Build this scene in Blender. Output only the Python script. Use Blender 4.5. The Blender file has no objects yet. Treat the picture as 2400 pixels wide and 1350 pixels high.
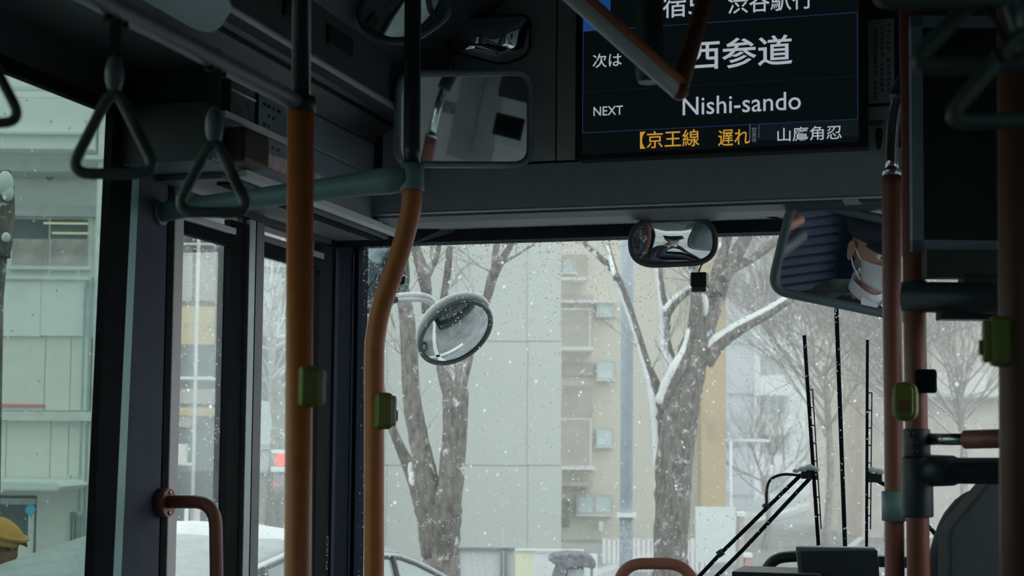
import bpy, bmesh, math, random
import numpy as np
from mathutils import Vector, Matrix
S = bpy.context.scene
COL = S.collection
random.seed(7)
rnd = random.random

# ------------------------------------------------------------------ camera
FP = 3600.0                                   # focal length in pixels of the 2400 px frame
def nv(v): v = Vector(v); v.normalize(); return v
CY = 816.0                                     # the photograph is a crop: its optical axis sits below the middle
_U = nv((551, CY+54700, -FP))
_F = Vector((1070, CY-1060, -FP)); _F = nv(_F - _U*_F.dot(_U))
_R = _F.cross(_U)
M3 = Matrix((_R, _F, _U))                     # camera coords -> world coords
CAM = Vector((0, 0, 1.9))
cam = bpy.data.objects.new('camera', bpy.data.cameras.new('camera'))
COL.objects.link(cam)
cam.matrix_world = Matrix.Translation(CAM) @ M3.to_4x4()
cam.data.sensor_width = 36
cam.data.lens = FP/2400*36
cam.data.shift_y = (CY-675)/2400
cam.data.clip_start = 0.05; cam.data.clip_end = 400
cam.data.dof.use_dof = True
cam.data.dof.focus_distance = 4.6
cam.data.dof.aperture_fstop = 6.5
S.camera = cam

# ------------------------------------------------------------------ light: an overcast snowy sky, nothing else
W = bpy.data.worlds.new('overcast_sky'); S.world = W; W.use_nodes = True
bg = W.node_tree.nodes['Background']
bg.inputs[0].default_value = (0.90, 0.965, 0.96, 1); bg.inputs[1].default_value = 1.75
S.view_settings.view_transform = 'Standard'; S.view_settings.look = 'None'
S.view_settings.exposure = 0.0; S.view_settings.gamma = 1.0
S.view_settings.use_curve_mapping = False
S.cycles.max_bounces = 9; S.cycles.diffuse_bounces = 4; S.cycles.glossy_bounces = 5
S.cycles.transmission_bounces = 6; S.cycles.transparent_max_bounces = 12; S.cycles.volume_bounces = 1
S.cycles.caustics_reflective = False; S.cycles.caustics_refractive = False
S.cycles.sample_clamp_indirect = 4.0
S.cycles.volume_step_rate = 4

# ------------------------------------------------------------------ pixel -> world helpers (where a thing stands on a known plane)
def ray(px, py): return M3 @ nv((px-1200, CY-py, -FP))
def Xp(px, py, X): d = ray(px, py); return CAM + d*((X-CAM.x)/d.x)
def Yp(px, py, Y): d = ray(px, py); return CAM + d*((Y-CAM.y)/d.y)
def Zp(px, py, Z): d = ray(px, py); return CAM + d*((Z-CAM.z)/d.z)
_fw = M3 @ Vector((0, 0, -1))
FH = nv((_fw.x, _fw.y, 0)); RH = Vector((FH.y, -FH.x, 0)); UP = Vector((0, 0, 1))
def Dp(px, py, D): d = ray(px, py); return CAM + d*(D/d.dot(FH))
def plane_pt(px, py, c, n): d = ray(px, py); return CAM + d*((c-CAM).dot(n)/d.dot(n))
def m_of(px, D): return px*D/FP               # pixels to metres at a depth

# ------------------------------------------------------------------ materials
MATS = {}
AS_IS = {'snow', 'snowy_ground', 'slushy_road', 'road_marking', 'silver_paint', 'pale_paint', 'skin', 'mask_white', 'shirt_white', 'bark', 'patchy_snow', 'board_white', 'faint_wall', 'tan_tile'}
def mat(name, col, rough=0.6, metal=0.0, var=0.12, scale=12.0, bump=0.0, spec=0.5, emit=None, es=1.0, stretch=None):
    if name in MATS: return MATS[name]
    if not emit and metal < .5 and name not in AS_IS: col = tuple(min(.88, c*1.5) for c in col)
    m = bpy.data.materials.new(name); m.use_nodes = True; nt = m.node_tree
    b = nt.nodes['Principled BSDF']
    b.inputs['Roughness'].default_value = rough; b.inputs['Metallic'].default_value = metal
    b.inputs['Specular IOR Level'].default_value = spec
    tc = nt.nodes.new('ShaderNodeTexCoord'); mp = nt.nodes.new('ShaderNodeMapping')
    nt.links.new(tc.outputs['Object'], mp.inputs[0])
    if stretch: mp.inputs['Scale'].default_value = stretch
    nz = nt.nodes.new('ShaderNodeTexNoise'); nz.inputs['Scale'].default_value = scale; nz.inputs['Detail'].default_value = 4
    nt.links.new(mp.outputs[0], nz.inputs['Vector'])
    cr = nt.nodes.new('ShaderNodeValToRGB')
    lo = [max(0, c*(1-var)) for c in col]; hi = [min(1, c*(1+var)) for c in col]
    cr.color_ramp.elements[0].color = (*lo, 1); cr.color_ramp.elements[1].color = (*hi, 1)
    cr.color_ramp.elements[0].position = 0.3; cr.color_ramp.elements[1].position = 0.7
    nt.links.new(nz.outputs['Fac'], cr.inputs[0]); nt.links.new(cr.outputs[0], b.inputs['Base Color'])
    if bump:
        bp = nt.nodes.new('ShaderNodeBump'); bp.inputs['Strength'].default_value = bump; bp.inputs['Distance'].default_value = 0.01
        nt.links.new(nz.outputs['Fac'], bp.inputs['Height']); nt.links.new(bp.outputs[0], b.inputs['Normal'])
    if emit:
        b.inputs['Emission Color'].default_value = (*emit, 1); b.inputs['Emission Strength'].default_value = es
    MATS[name] = m
    return m
def glassmat(name, tint, refl=0.06, rough=0.0):
    m = bpy.data.materials.new(name); m.use_nodes = True; nt = m.node_tree; nt.nodes.clear()
    o = nt.nodes.new('ShaderNodeOutputMaterial'); t = nt.nodes.new('ShaderNodeBsdfTransparent'); t.inputs[0].default_value = (*tint, 1)
    g = nt.nodes.new('ShaderNodeBsdfGlossy'); g.inputs['Roughness'].default_value = rough; g.inputs[0].default_value = (.9, .95, .95, 1)
    x = nt.nodes.new('ShaderNodeMixShader'); lw = nt.nodes.new('ShaderNodeLayerWeight'); lw.inputs[0].default_value = 0.12
    mm = nt.nodes.new('ShaderNodeMath'); mm.operation = 'MULTIPLY'; mm.inputs[1].default_value = refl*8
    nt.links.new(lw.outputs['Fresnel'], mm.inputs[0]); nt.links.new(mm.outputs[0], x.inputs[0])
    nt.links.new(t.outputs[0], x.inputs[1]); nt.links.new(g.outputs[0], x.inputs[2]); nt.links.new(x.outputs[0], o.inputs[0])
    return m
def bark_mat():
    m = mat('bark', (0.1650, 0.1480, 0.1350), .95, var=.5, scale=28, bump=.6, stretch=(1, 1, .35))
    nt = m.node_tree; b = nt.nodes['Principled BSDF']                 # blown snow caught in the bark
    nz = nt.nodes.new('ShaderNodeTexNoise'); nz.inputs['Scale'].default_value = 9; nz.inputs['Detail'].default_value = 9
    nz.inputs['Roughness'].default_value = .8
    tc = nt.nodes.new('ShaderNodeTexCoord'); nt.links.new(tc.outputs['Object'], nz.inputs['Vector'])
    cr = nt.nodes.new('ShaderNodeValToRGB'); cr.color_ramp.elements[0].position = .56; cr.color_ramp.elements[1].position = .62
    nt.links.new(nz.outputs['Fac'], cr.inputs[0])
    mx = nt.nodes.new('ShaderNodeMix'); mx.data_type = 'RGBA'
    src = b.inputs['Base Color'].links[0].from_socket
    nt.links.new(cr.outputs[0], mx.inputs['Factor']); nt.links.new(src, mx.inputs['A']); mx.inputs['B'].default_value = (.7, .74, .75, 1)
    nt.links.new(mx.outputs['Result'], b.inputs['Base Color'])
    return m

G_panel = mat('grey_panel', (0.0825, 0.0908, 0.1018), .8, spec=.2, var=.06, bump=.02)
G_header = mat('header_plastic', (0.0660, 0.0800, 0.0880), .45, var=.05)
G_dark = mat('dark_panel', (0.0256, 0.0297, 0.0319), .6, var=.1)
G_cove = mat('cove_panel', (0.0678, 0.0733, 0.0798), .5, var=.08)
M_lilac = mat('lilac_grey_trim', (0.5600, 0.5300, 0.5400), .5, var=.05)
M_pillar = mat('pillar_plastic', (0.0950, 0.1050, 0.1400), .9, spec=.08, var=.08)
M_navy = mat('navy_pillar', (0.0080, 0.0130, 0.0210), .9, spec=.06, var=.1)
M_rubber = mat('black_rubber', (0.0060, 0.0075, 0.0090), .85, spec=.12)
M_black = mat('black_plastic', (.012, .013, .015), .45)
M_alu = mat('aluminium_strip', (0.3400, 0.3800, 0.3900), .45, .5, var=.05)
M_cyanstrip = mat('glass_edge_strip', (0.1300, 0.2000, 0.1950), .5, var=.04)
M_orange = mat('orange_grip_vinyl', (0.4300, 0.1300, 0.0380), .42, var=.08, scale=40, bump=.03)
M_brown = mat('red_brown_vinyl', (.20, .068, .048), .42, var=.08, scale=40)
M_salmon = mat('salmon_vinyl', (.58, .225, .165), .85, spec=.1, var=.05)
M_steel = mat('brushed_steel', (.55, .58, .60), .22, 1.0, var=.05)
M_chrome = mat('chrome', (.8, .82, .83), .08, 1.0, var=.02)
M_tube = mat('dark_grey_tube', (0.0248, 0.0315, 0.0338), .25, var=.05)
M_joint = mat('grey_green_joint_plastic', (0.1500, 0.2350, 0.2500), .45, var=.05)
M_jdark = mat('slate_joint_plastic', (0.0264, 0.0360, 0.0408), .45, var=.05)
M_strap = mat('strap_ring_plastic', (0.0553, 0.0680, 0.0638), .4, var=.05)
M_web = mat('strap_webbing', (0.0160, 0.0180, 0.0180), .85, scale=90, bump=.1)
M_green = mat('button_green', (0.1350, 0.1500, 0.0260), .45, var=.06)
M_butw = mat('button_white', (.50, .50, .50), .4)
M_rim = mat('mirror_rim_grey', (0.0800, 0.1040, 0.1160), .45, var=.04)
M_mir = mat('mirror_face', (.80, .84, .85), .015, 1.0, var=0)
M_mirdk = mat('mirror_face_dark_reflection', (.13, .17, .19), .05, 1.0, var=.4, scale=20)  # dark tint stands in for the dark bus side reflected there
M_mirdim = mat('mirror_face_dim', (0.8000, 0.8400, 0.8800), .03, 1.0, var=0)
M_white = mat('white_plastic', (0.7000, 0.6900, 0.7300), .5, var=.04)
M_snow = mat('snow', (0.7400, 0.7700, 0.7800), .9, var=.03, scale=30, bump=.15)
M_bark = bark_mat()
def flake():
    m = bpy.data.materials.new('snow_flake'); m.use_nodes = True; nt = m.node_tree; nt.nodes.clear()
    o = nt.nodes.new('ShaderNodeOutputMaterial'); d = nt.nodes.new('ShaderNodeBsdfDiffuse'); t = nt.nodes.new('ShaderNodeBsdfTranslucent'); x = nt.nodes.new('ShaderNodeMixShader')
    d.inputs[0].default_value = t.inputs[0].default_value = (.98, .99, .99, 1); x.inputs[0].default_value = .88
    nt.links.new(d.outputs[0], x.inputs[1]); nt.links.new(t.outputs[0], x.inputs[2]); nt.links.new(x.outputs[0], o.inputs[0]); return m
M_flake = flake()
M_twig = mat('twig_bark', (0.2400, 0.2150, 0.2050), .95, var=.3)
M_bezel = mat('monitor_bezel', (.012, .013, .015), .35)
def emat(name, c, s=1.0): return mat(name, (.01, .01, .01), .5, emit=c, es=s, var=0)
E_txt = emat('screen_white', (.36, .41, .46)); E_amb = emat('screen_amber', (.50, .26, .035))
E_blue = emat('screen_blue', (.006, .045, .17)); E_line = emat('screen_line', (.010, .030, .085))
E_vio = emat('screen_violet', (.05, .035, .14)); E_bg = emat('screen_black', (.0016, .0032, .0036)); E_bg2 = emat('screen_dark_panel', (.004, .008, .010))
M_ink = mat('sticker_ink', (.02, .022, .03), .6); M_stick = mat('sticker_paper', (0.4200, 0.5000, 0.5300), .5, var=.04)

# ------------------------------------------------------------------ mesh helpers
LOC = {}
class MB:
    def __init__(s): s.v = []; s.f = []; s.m = []; s.cur = 0; s.sm = []
    def add(s, vs, fs, smooth=False):
        k = len(s.v); s.v += [Vector(a) for a in vs]
        for f in fs: s.f.append([k+i for i in f]); s.m.append(s.cur); s.sm.append(smooth)
        return s
    def box(s, x0, x1, y0, y1, z0, z1):
        x0, x1 = sorted((x0, x1)); y0, y1 = sorted((y0, y1)); z0, z1 = sorted((z0, z1))
        c = Vector(((x0+x1)/2, (y0+y1)/2, (z0+z1)/2))
        return s.obox(c, Vector(((x1-x0)/2, 0, 0)), Vector((0, (y1-y0)/2, 0)), Vector((0, 0, (z1-z0)/2)))
    def obox(s, c, a, b, d):
        c, a, b, d = Vector(c), Vector(a), Vector(b), Vector(d)
        if a.cross(b).dot(d) < 0: a = -a
        v = [c+i*a+j*b+k*d for k in (-1, 1) for j in (-1, 1) for i in (-1, 1)]
        return s.add(v, [(0, 2, 3, 1), (4, 5, 7, 6), (0, 1, 5, 4), (2, 6, 7, 3), (0, 4, 6, 2), (1, 3, 7, 5)])
    def prism(s, pts, vec):
        pts = [Vector(p) for p in pts]; vec = Vector(vec); n = len(pts)
        nn = Vector((0, 0, 0))
        for i in range(n): nn += (pts[i]-pts[0]).cross(pts[(i+1) % n]-pts[0])
        if nn.dot(vec) > 0: pts.reverse()
        v = pts+[p+vec for p in pts]
        fs = [tuple(range(n)), tuple(range(2*n-1, n-1, -1))]+[((i+1) % n, i, n+i, n+(i+1) % n) for i in range(n)]
        return s.add(v, fs)
    def sheet(s, pts, ext):                    # open profile swept along ext
        n = len(pts); v = [Vector(p) for p in pts]+[Vector(p)+Vector(ext) for p in pts]
        return s.add(v, [(i, i+1, n+i+1, n+i) for i in range(n-1)])
    def tube(s, pts, r, n=12, cap=True, smooth=True, flat=1.0):
        pts = [Vector(p) for p in pts]; N = len(pts)
        rs = [r]*N if isinstance(r, (int, float)) else list(r)
        t0 = nv(pts[1]-pts[0]); a = Vector((0, 0, 1)) if abs(t0.z) < .9 else Vector((0, 1, 0))
        u = nv(a-t0*a.dot(t0)); vs = []
        for i in range(N):
            t = nv(pts[min(i+1, N-1)]-pts[max(i-1, 0)]); u = u-t*u.dot(t); u.normalize(); w = t.cross(u)
            for k in range(n):
                an = 2*math.pi*k/n; vs.append(pts[i]+(u*math.cos(an)+w*math.sin(an)*flat)*rs[i])
        fs = [(i*n+k, i*n+(k+1) % n, (i+1)*n+(k+1) % n, (i+1)*n+k) for i in range(N-1) for k in range(n)]
        s.add(vs, fs, smooth)
        if cap:
            k0 = len(s.v)-N*n
            s.f.append([k0+k for k in range(n-1, -1, -1)]); s.m.append(s.cur); s.sm.append(False)
            s.f.append([k0+(N-1)*n+k for k in range(n)]); s.m.append(s.cur); s.sm.append(False)
        return s
    def ball(s, c, rx, ry=None, rz=None, nu=16, nw=10, axes=None):
        c = Vector(c); ry = ry or rx; rz = rz or rx; A = axes or (Vector((1, 0, 0)), Vector((0, 1, 0)), Vector((0, 0, 1)))
        vs = []; fs = []
        vs.append(c-A[2]*rz)
        for j in range(1, nw):
            th = math.pi*j/nw-math.pi/2
            for i in range(nu):
                ph = 2*math.pi*i/nu
                vs.append(c+A[0]*rx*math.cos(th)*math.cos(ph)+A[1]*ry*math.cos(th)*math.sin(ph)+A[2]*rz*math.sin(th))
        vs.append(c+A[2]*rz); L = len(vs)-1
        for i in range(nu):
            fs.append((0, 1+(i+1) % nu, 1+i)); fs.append((L, L-nu+i, L-nu+(i+1) % nu))
            for j in range(nw-2):
                a = 1+j*nu+i; b = 1+j*nu+(i+1) % nu; fs.append((a, b, b+nu, a+nu))
        return s.add(vs, fs, True)
    def octa(s, c, r):
        c = Vector(c)
        return s.add([c+Vector(d)*r for d in ((1, 0, 0), (0, 1, 0), (-1, 0, 0), (0, -1, 0), (0, 0, 1.2), (0, 0, -1.2))],
                     [(0, 1, 4), (1, 2, 4), (2, 3, 4), (3, 0, 4), (1, 0, 5), (2, 1, 5), (3, 2, 5), (0, 3, 5)])
    def build(s, name, mats, parent=None, label=None, cat=None, group=None, kind=None, bevel=0, smooth=None):
        me = bpy.data.meshes.new(name)
        lo = Vector([min(v[i] for v in s.v) for i in range(3)]); hi = Vector([max(v[i] for v in s.v) for i in range(3)])
        o0 = Vector(((lo.x+hi.x)/2, (lo.y+hi.y)/2, lo.z)) if parent is None else (lo+hi)/2
        me.from_pydata([v-o0 for v in s.v], [], s.f)
        if not isinstance(mats, (list, tuple)): mats = [mats]
        for m in mats: me.materials.append(m)
        me.polygons.foreach_set('material_index', s.m)
        me.polygons.foreach_set('use_smooth', [bool(smooth)]*len(s.f) if smooth is not None else s.sm)
        ob = bpy.data.objects.new(name, me); COL.objects.link(ob)
        LOC[ob] = o0
        if parent is not None: ob.parent = parent; ob.location = o0-LOC[parent]
        else: ob.location = o0
        if bevel:
            b = ob.modifiers.new('edge', 'BEVEL'); b.width = bevel; b.segments = 2; b.limit_method = 'ANGLE'
        return tag(ob, label, cat, group, kind)
def tag(o, label=None, cat=None, group=None, kind=None):
    if label: o['label'] = label
    if cat: o['category'] = cat
    if group: o['group'] = group
    if kind: o['kind'] = kind
    return o
def empty(name, loc, label=None, cat=None, group=None, kind=None):
    o = bpy.data.objects.new(name, None); COL.objects.link(o); o.location = loc; o.empty_display_size = .1
    LOC[o] = Vector(loc); return tag(o, label, cat, group, kind)
def struct(name, mb, m, **k): return mb.build(name, m, kind='structure', **k)
def curve(pts, n=8):                            # Catmull-Rom through the points
    P = [Vector(p) for p in pts]; P = [P[0]*2-P[1]]+P+[P[-1]*2-P[-2]]; out = []
    for i in range(1, len(P)-2):
        for k in range(n):
            t = k/n; a, b, c, d = P[i-1:i+3]
            out.append(.5*((2*b)+(c-a)*t+(2*a-5*b+4*c-d)*t*t+(3*b-a-3*c+d)*t**3))
    out.append(P[-2]); return out
def fillet(pts, r, n=6):                        # polyline with rounded corners
    P = [Vector(p) for p in pts]; out = [P[0]]
    for i in range(1, len(P)-1):
        a, b, c = P[i-1], P[i], P[i+1]; d1, d2 = a-b, c-b; rr = min(r, d1.length*.45, d2.length*.45)
        p, q = b+nv(d1)*rr, b+nv(d2)*rr
        out += [(p*(1-t)**2+b*2*t*(1-t)+q*t*t) for t in [k/n for k in range(n+1)]]
    return out+[P[-1]]
def rpoly(c, r, n=6):                           # closed 2D polygon with rounded corners
    out = []; N = len(c)
    for i in range(N):
        a, b, d = [Vector((*c[j % N], 0)) for j in (i-1, i, i+1)]
        rr = r[i] if isinstance(r, (list, tuple)) else r
        rr1 = min(rr, (a-b).length*.48); rr2 = min(rr, (d-b).length*.48)
        p, q = b+nv(a-b)*rr1, b+nv(d-b)*rr2
        out += [tuple((p*(1-t)**2+b*2*t*(1-t)+q*t*t)[:2]) for t in [k/n for k in range(n+1)]]
    return out
def text(body, name, parent, m, org, right, up, w, h, bold=0.0, raise_=0.0006, fit=True):
    cu = bpy.data.curves.new('t', 'FONT'); cu.body = body; cu.size = 1; cu.offset = bold; cu.resolution_u = 3
    o = bpy.data.objects.new('t', cu); COL.objects.link(o)
    dg = bpy.context.evaluated_depsgraph_get(); dg.update()
    me = bpy.data.meshes.new_from_object(o.evaluated_get(dg)); bpy.data.objects.remove(o)
    if not len(me.vertices): return None
    xs = [v.co.x for v in me.vertices]; ys = [v.co.y for v in me.vertices]
    bw = max(xs)-min(xs); bh = max(ys)-min(ys); right = nv(right); up = nv(up); nn = right.cross(up)
    mb = MB(); k = h/bh if h else w/bw
    sx = w/bw if (w and fit) else k; sy = h/bh if h else sx
    mb.add([Vector(org)+right*((v.co.x-min(xs))*sx)+up*((v.co.y-min(ys))*sy)+nn*raise_ for v in me.vertices],
           [tuple(p.vertices) for p in me.polygons])
    bpy.data.meshes.remove(me)
    return mb.build(name, m, parent)
def copy_tree(o, parent=None, delta=Vector((0, 0, 0))):
    c = o.copy(); COL.objects.link(c); LOC[c] = LOC[o]+delta
    c.parent = parent
    if parent is None: c.location = o.location+delta
    for ch in [x for x in o.children]: copy_tree(ch, c, delta)
    return c
def mirror(name, c, n, outline, rim, bulge, label, cat, facem=None, rimm=None, back=.02, parent=None, snow=0):
    """outline: pixel polygon laid on the mirror's own plane (centre c, normal n)."""
    n = nv(n); P = [plane_pt(x, y, c, n) for x, y in outline]; cc = sum(P, Vector())/len(P); N = len(P)
    root = empty(name, cc, label, cat) if parent is None else parent
    mb = MB(); K = 9; vs = [cc+n*bulge]; fs = []
    for k in range(1, K+1):
        s_ = k/K
        vs += [cc+(p-cc)*s_+n*bulge*(1-s_*s_) for p in P]
    for i in range(N): fs.append((0, 1+i, 1+(i+1) % N))
    for k in range(K-1):
        for i in range(N):
            a = 1+k*N+i; b = 1+k*N+(i+1) % N; fs.append((a, a+N, b+N, b))
    a_, b_, c_ = vs[0], vs[1], vs[2]
    if (b_-a_).cross(c_-a_).dot(n) < 0: fs = [tuple(reversed(f)) for f in fs]
    mb.add(vs, fs, bulge > 0.0005)
    mb.build('mirror_face', facem or M_mir, root)
    mb = MB(); mb.tube(P+[P[0], P[1]], rim, 8, cap=False); mb.build('rim', rimm or M_rim, root)
    mb = MB(); q = [cc+(p-cc)*1.0-n*.004 for p in P]; q2 = [cc+(p-cc)*.93-n*back for p in P]
    k = len(q); mb.add(q+q2, [(i, (i+1) % k, k+(i+1) % k, k+i) for i in range(k)]+[tuple(range(k, 2*k))], True)
    mb.build('back_shell', M_black if rimm is None else rimm, root)
    return root
def aim(px, py, c, target):                     # normal that shows `target` at that pixel
    d = ray(px, py); r = nv(Vector(target)-c); return nv(r-d)

# ================================================================== THE BUS SHELL
XL, XR, YB, YW, ZF, ZC = -1.86, 0.47, -6.0, 4.50, 0.62, 3.26
def ly(px): return Xp(px, 820, XL).y
y_w1 = ly(230); y_rub = ly(281); y_strip = ly(298); y_pil = ly(366); y_dr0 = ly(391)
y_df = ly(413); y_g1 = ly(526); y_f1 = ly(556); y_s0 = ly(562); y_s1 = ly(577); y_s2 = ly(584); y_g2a = ly(602); y_g2b = ly(738); y_ap = ly(765); y_end = ly(839)
z_wt = Xp(135, 220, XL).z; z_rt = Xp(117, 180, XL).z; z_dt = Xp(470, 560, XL).z
ZS = 1.12                                                          # side window sill
T = .05
def sl(mb, eL, eR, z0, z1, x0, x1):              # upright strip whose edges lean the way the body side does
    def yz(e, z):
        if not isinstance(e, tuple): return e
        a, b = Xp(*e[0], XL), Xp(*e[1], XL); return a.y+(b.y-a.y)*(z-a.z)/(b.z-a.z)
    return mb.prism([(x0, yz(eL, z0), z0), (x0, yz(eR, z0), z0), (x0, yz(eR, z1), z1), (x0, yz(eL, z1), z1)], (x1-x0, 0, 0))
eW, eR_, eS, eP = ((254, 290), (205, 1350)), ((305, 290), (254, 1350)), ((321, 300), (273, 1350)), ((386, 380), (362, 1350))
# floor, ceiling, walls
mb = MB(); mb.box(XL-.03, XR+.03, YB, 4.62, ZF-.08, ZF); struct('floor', mb, mat('bus_floor_vinyl', (.10, .11, .12), .6, scale=30))
mb = MB(); mb.box(XL-.05, XR+.05, YB, 4.62, ZC, ZC+.06); struct('ceiling', mb, G_cove)
wl = MB()
wl.box(XL-T, XL, YB, y_dr0, ZF, ZS)                                # below the windows
wl.box(XL-T, XL, YB, y_strip, z_rt, ZC)                            # above the windows
sl(wl, eS, y_pil, ZF, ZC, XL-.008, XL)                           # pillar between window and door
wl.box(XL-T, XL, y_pil, y_dr0, ZF, ZC)
wl.box(XL-T, XL, y_dr0, y_ap, z_dt+.085, ZC)
for a, b in ((-5.9, -5.6), (-3.9, -3.6), (-1.9, -1.65), (.02, .25)): wl.box(XL-T, XL, a, b, ZS, z_rt)
wall_left = struct('wall_left', wl, G_dark)
mb = MB(); sl(mb, eS, eP, ZF, z_rt+.15, XL+.001, XL+.012); mb.build('pillar_cover', M_pillar, wall_left, bevel=.003)
mb = MB(); sl(mb, eP, y_dr0-.004, ZF, z_rt-.02, XL+.001, XL+.014); mb.build('pillar_edge', M_rubber, wall_left)
# A pillar at the left of the windscreen
ap = MB(); ap.box(XL-T, XL+.01, y_ap, 4.5, ZF, 2.9); ap.box(XL-T, XL+.025, 4.47, 4.55, ZF, 2.9)
trim1 = struct('trim_1', ap, M_navy)
mb = MB(); mb.box(XL+.01, XL+.016, ly(772), ly(780), ZF, 2.5); mb.box(XL+.01, XL+.013, ly(815), ly(838), ZF, 2.5); mb.build('pillar_rib', mat('navy_rib', (.025, .032, .05), .9, spec=.1), trim1)
yk = Xp(763, 1300, XL+.011).y
pz1 = Xp(765, 1256, XL+.011).z; pz0 = Xp(762, 1335, XL+.011).z
text('FUSO', 'pillar_lettering', trim1, mat('embossed_ink', (.13, .15, .18), .6), (XL+.0125, ly(768.5), pz0), (0, 0, 1), (0, -1, 0), pz1-pz0, .016)
# right wall, back wall
wr = MB()
wr.box(XR, XR+T, YB, 4.5, ZF, 1.35); wr.box(XR, XR+T, YB, 4.5, 2.62, ZC)
for a, b in ((-6, -5.7), (-3.9, -3.6), (-1.9, -1.6), (.1, .4), (2.0, 2.75), (4.3, 4.55)): wr.box(XR, XR+T, a, b, 1.35, 2.62)
wall_right = struct('wall_right', wr, G_panel)
mb = MB(); mb.box(XL-T, XR+T, YB-.05, YB, ZF, ZC); struct('wall_back', mb, G_dark)
# window_1: side window with its rubber frame and tinted pane
g1 = glassmat('teal_tinted_glass', (.56, .64, .61), .05)
gc = glassmat('clear_glass', (.96, .975, .97), .04)
gdim = glassmat('privacy_glass', (.30, .36, .36), .05)
win1 = empty('window_1', (XL, 1.6, ZS), kind='structure')
mb = MB(); mb.box(XL-.008, XL+.012, .25, y_w1+.02, z_wt, z_rt); sl(mb, eW, eR_, ZS, z_rt, XL-.008, XL+.012); mb.box(XL-.008, XL+.012, .25, y_w1, ZS, ZS+.05)
mb.build('rubber_frame', M_rubber, win1)
mb = MB(); sl(mb, eR_, eS, ZS, z_rt-.01, XL-.004, XL+.0122); mb.build('glass_edge_strip', mat('glass_edge_daylight', (.27, .50, .48), .5, var=.04), win1)  # opaque teal stands in for daylight showing through the glass edge
mb = MB(); mb.box(XL-.006, XL-.003, .25, y_w1+.05, ZS, z_wt+.02); mb.build('pane', g1, win1)
k = 2
for a, b in ((-1.65, .02), (-3.6, -1.9), (-5.6, -3.9)):
    w_ = empty('window_%d' % k, (XL, (a+b)/2, ZS), kind='structure'); k += 1
    mb = MB(); mb.box(XL-.03, XL-.024, a, b, ZS, z_rt); mb.build('pane', gdim, w_)
    mb = MB(); mb.box(XL-.02, XL+.01, a, b, ZS, ZS+.05); mb.box(XL-.02, XL+.01, a, b, z_rt-.05, z_rt); mb.build('rubber_frame', M_rubber, w_)
for a, b in ((2.75, 4.3), (.4, 2.0), (-1.6, .1), (-3.6, -1.9), (-5.7, -3.9)):
    w_ = empty('window_%d' % k, (XR, (a+b)/2, 1.35), kind='structure'); k += 1
    mb = MB(); mb.box(XR+.03, XR+.036, a, b, 1.35, 2.62); mb.build('pane', gdim if a < 2.5 else gc, w_)
    mb = MB(); mb.box(XR-.01, XR+.03, a, b, 1.35, 1.39); mb.box(XR-.01, XR+.03, a, b, 2.58, 2.62); mb.build('rubber_frame', M_rubber, w_)
# door_1: two folding leaves
door = empty('door_1', (XL, (y_dr0+y_ap)/2, ZF), kind='structure')
mb = MB(); mb.box(XL-.008, XL+.014, y_dr0, y_df, ZF, z_dt+.085); mb.build('leaf_stile', M_lilac, door, bevel=.003)
mb = MB(); mb.box(XL-.008, XL+.012, y_g1, y_f1, ZF, z_dt+.07); mb.box(XL-.008, XL+.012, y_df, y_g1, z_dt, z_dt+.03); mb.box(XL-.008, XL+.012, y_df, y_g1, ZF, .95)
mb.build('leaf_frame', M_rubber, door)
mb = MB(); mb.box(XL-.008, XL+.018, y_df-.02, y_g1+.02, z_dt+.032, z_dt+.05); mb.build('top_rail', M_lilac, door, bevel=.003)
mb = MB(); mb.box(XL-.008, XL+.008, y_f1, y_s0, ZF, z_dt+.085); mb.build('hinge_gap', M_black, door)
mb = MB(); mb.box(XL-.008, XL+.022, y_s0, y_s1, ZF, z_dt+.085); mb.build('hinge_strip', M_alu, door, bevel=.002)
mb = MB(); mb.box(XL-.008, XL+.008, y_s1, y_s2, ZF, z_dt+.085); mb.build('hinge_gap', M_black, door)
mb = MB(); mb.box(XL-.008, XL+.016, y_s2, y_g2a, ZF, z_dt+.085); mb.build('leaf_stile', mat('slate_trim', (.10, .105, .125), .5), door)
mb = MB(); mb.box(XL-.008, XL+.012, y_g2b, y_ap, ZF, z_dt+.085); mb.box(XL-.008, XL+.012, y_g2a, y_g2b, z_dt, z_dt+.035); mb.box(XL-.008, XL+.012, y_g2a, y_g2b, ZF, .95)
mb.build('leaf_frame', M_rubber, door)
mb = MB(); mb.box(XL-.008, XL+.016, y_g2a, y_g2b+.02, z_dt+.037, z_dt+.055); mb.build('top_rail', mat('slate_trim', (0, 0, 0)), door)
for a, b in ((y_df, y_g1), (y_g2a, y_g2b)):
    mb = MB(); mb.box(XL-.006, XL-.003, a, b, .95, z_dt); mb.build('pane', gc, door)
# panel over the door, engine cover, advert strip
XB = -1.62
zb = Xp(800, 492, XB).z; zm = Xp(598, 283, XB).z; zt = Xp(598, 192, XB).z
ya = Xp(415, 470, XB).y; yb_ = Xp(518, 200, XB).y
mb = MB(); mb.box(XL, XL+.010, y_dr0, y_ap, z_dt+.09, zb+.02); struct('trim_2', mb, G_panel)
bxm = MB(); bxm.box(XL, XB, ya+.15, 4.33, zb, zm); bxm.box(XL, XB, yb_, 4.33, zm, zt)
trim3 = struct('trim_3', bxm, mat('door_header_box', (.22, .25, .29), .5, var=.05), bevel=.006)
for a, z0, z1 in ((ya+.15, zb, zm), (yb_, zm, zt)): mb = MB(); mb.box(XL, XB, a-.004, a, z0, z1); mb.build('end_shade_sheet', mat('end_shade_sheet', (.03, .033, .036), .6), trim3)  # dark sheets added over the box ends to imitate shade
mb = MB(); p = [Xp(732, 463, XB+.001), Xp(867, 514, XB+.001), Xp(854, 527, XB+.001), Xp(732, 482, XB+.001)]
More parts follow.
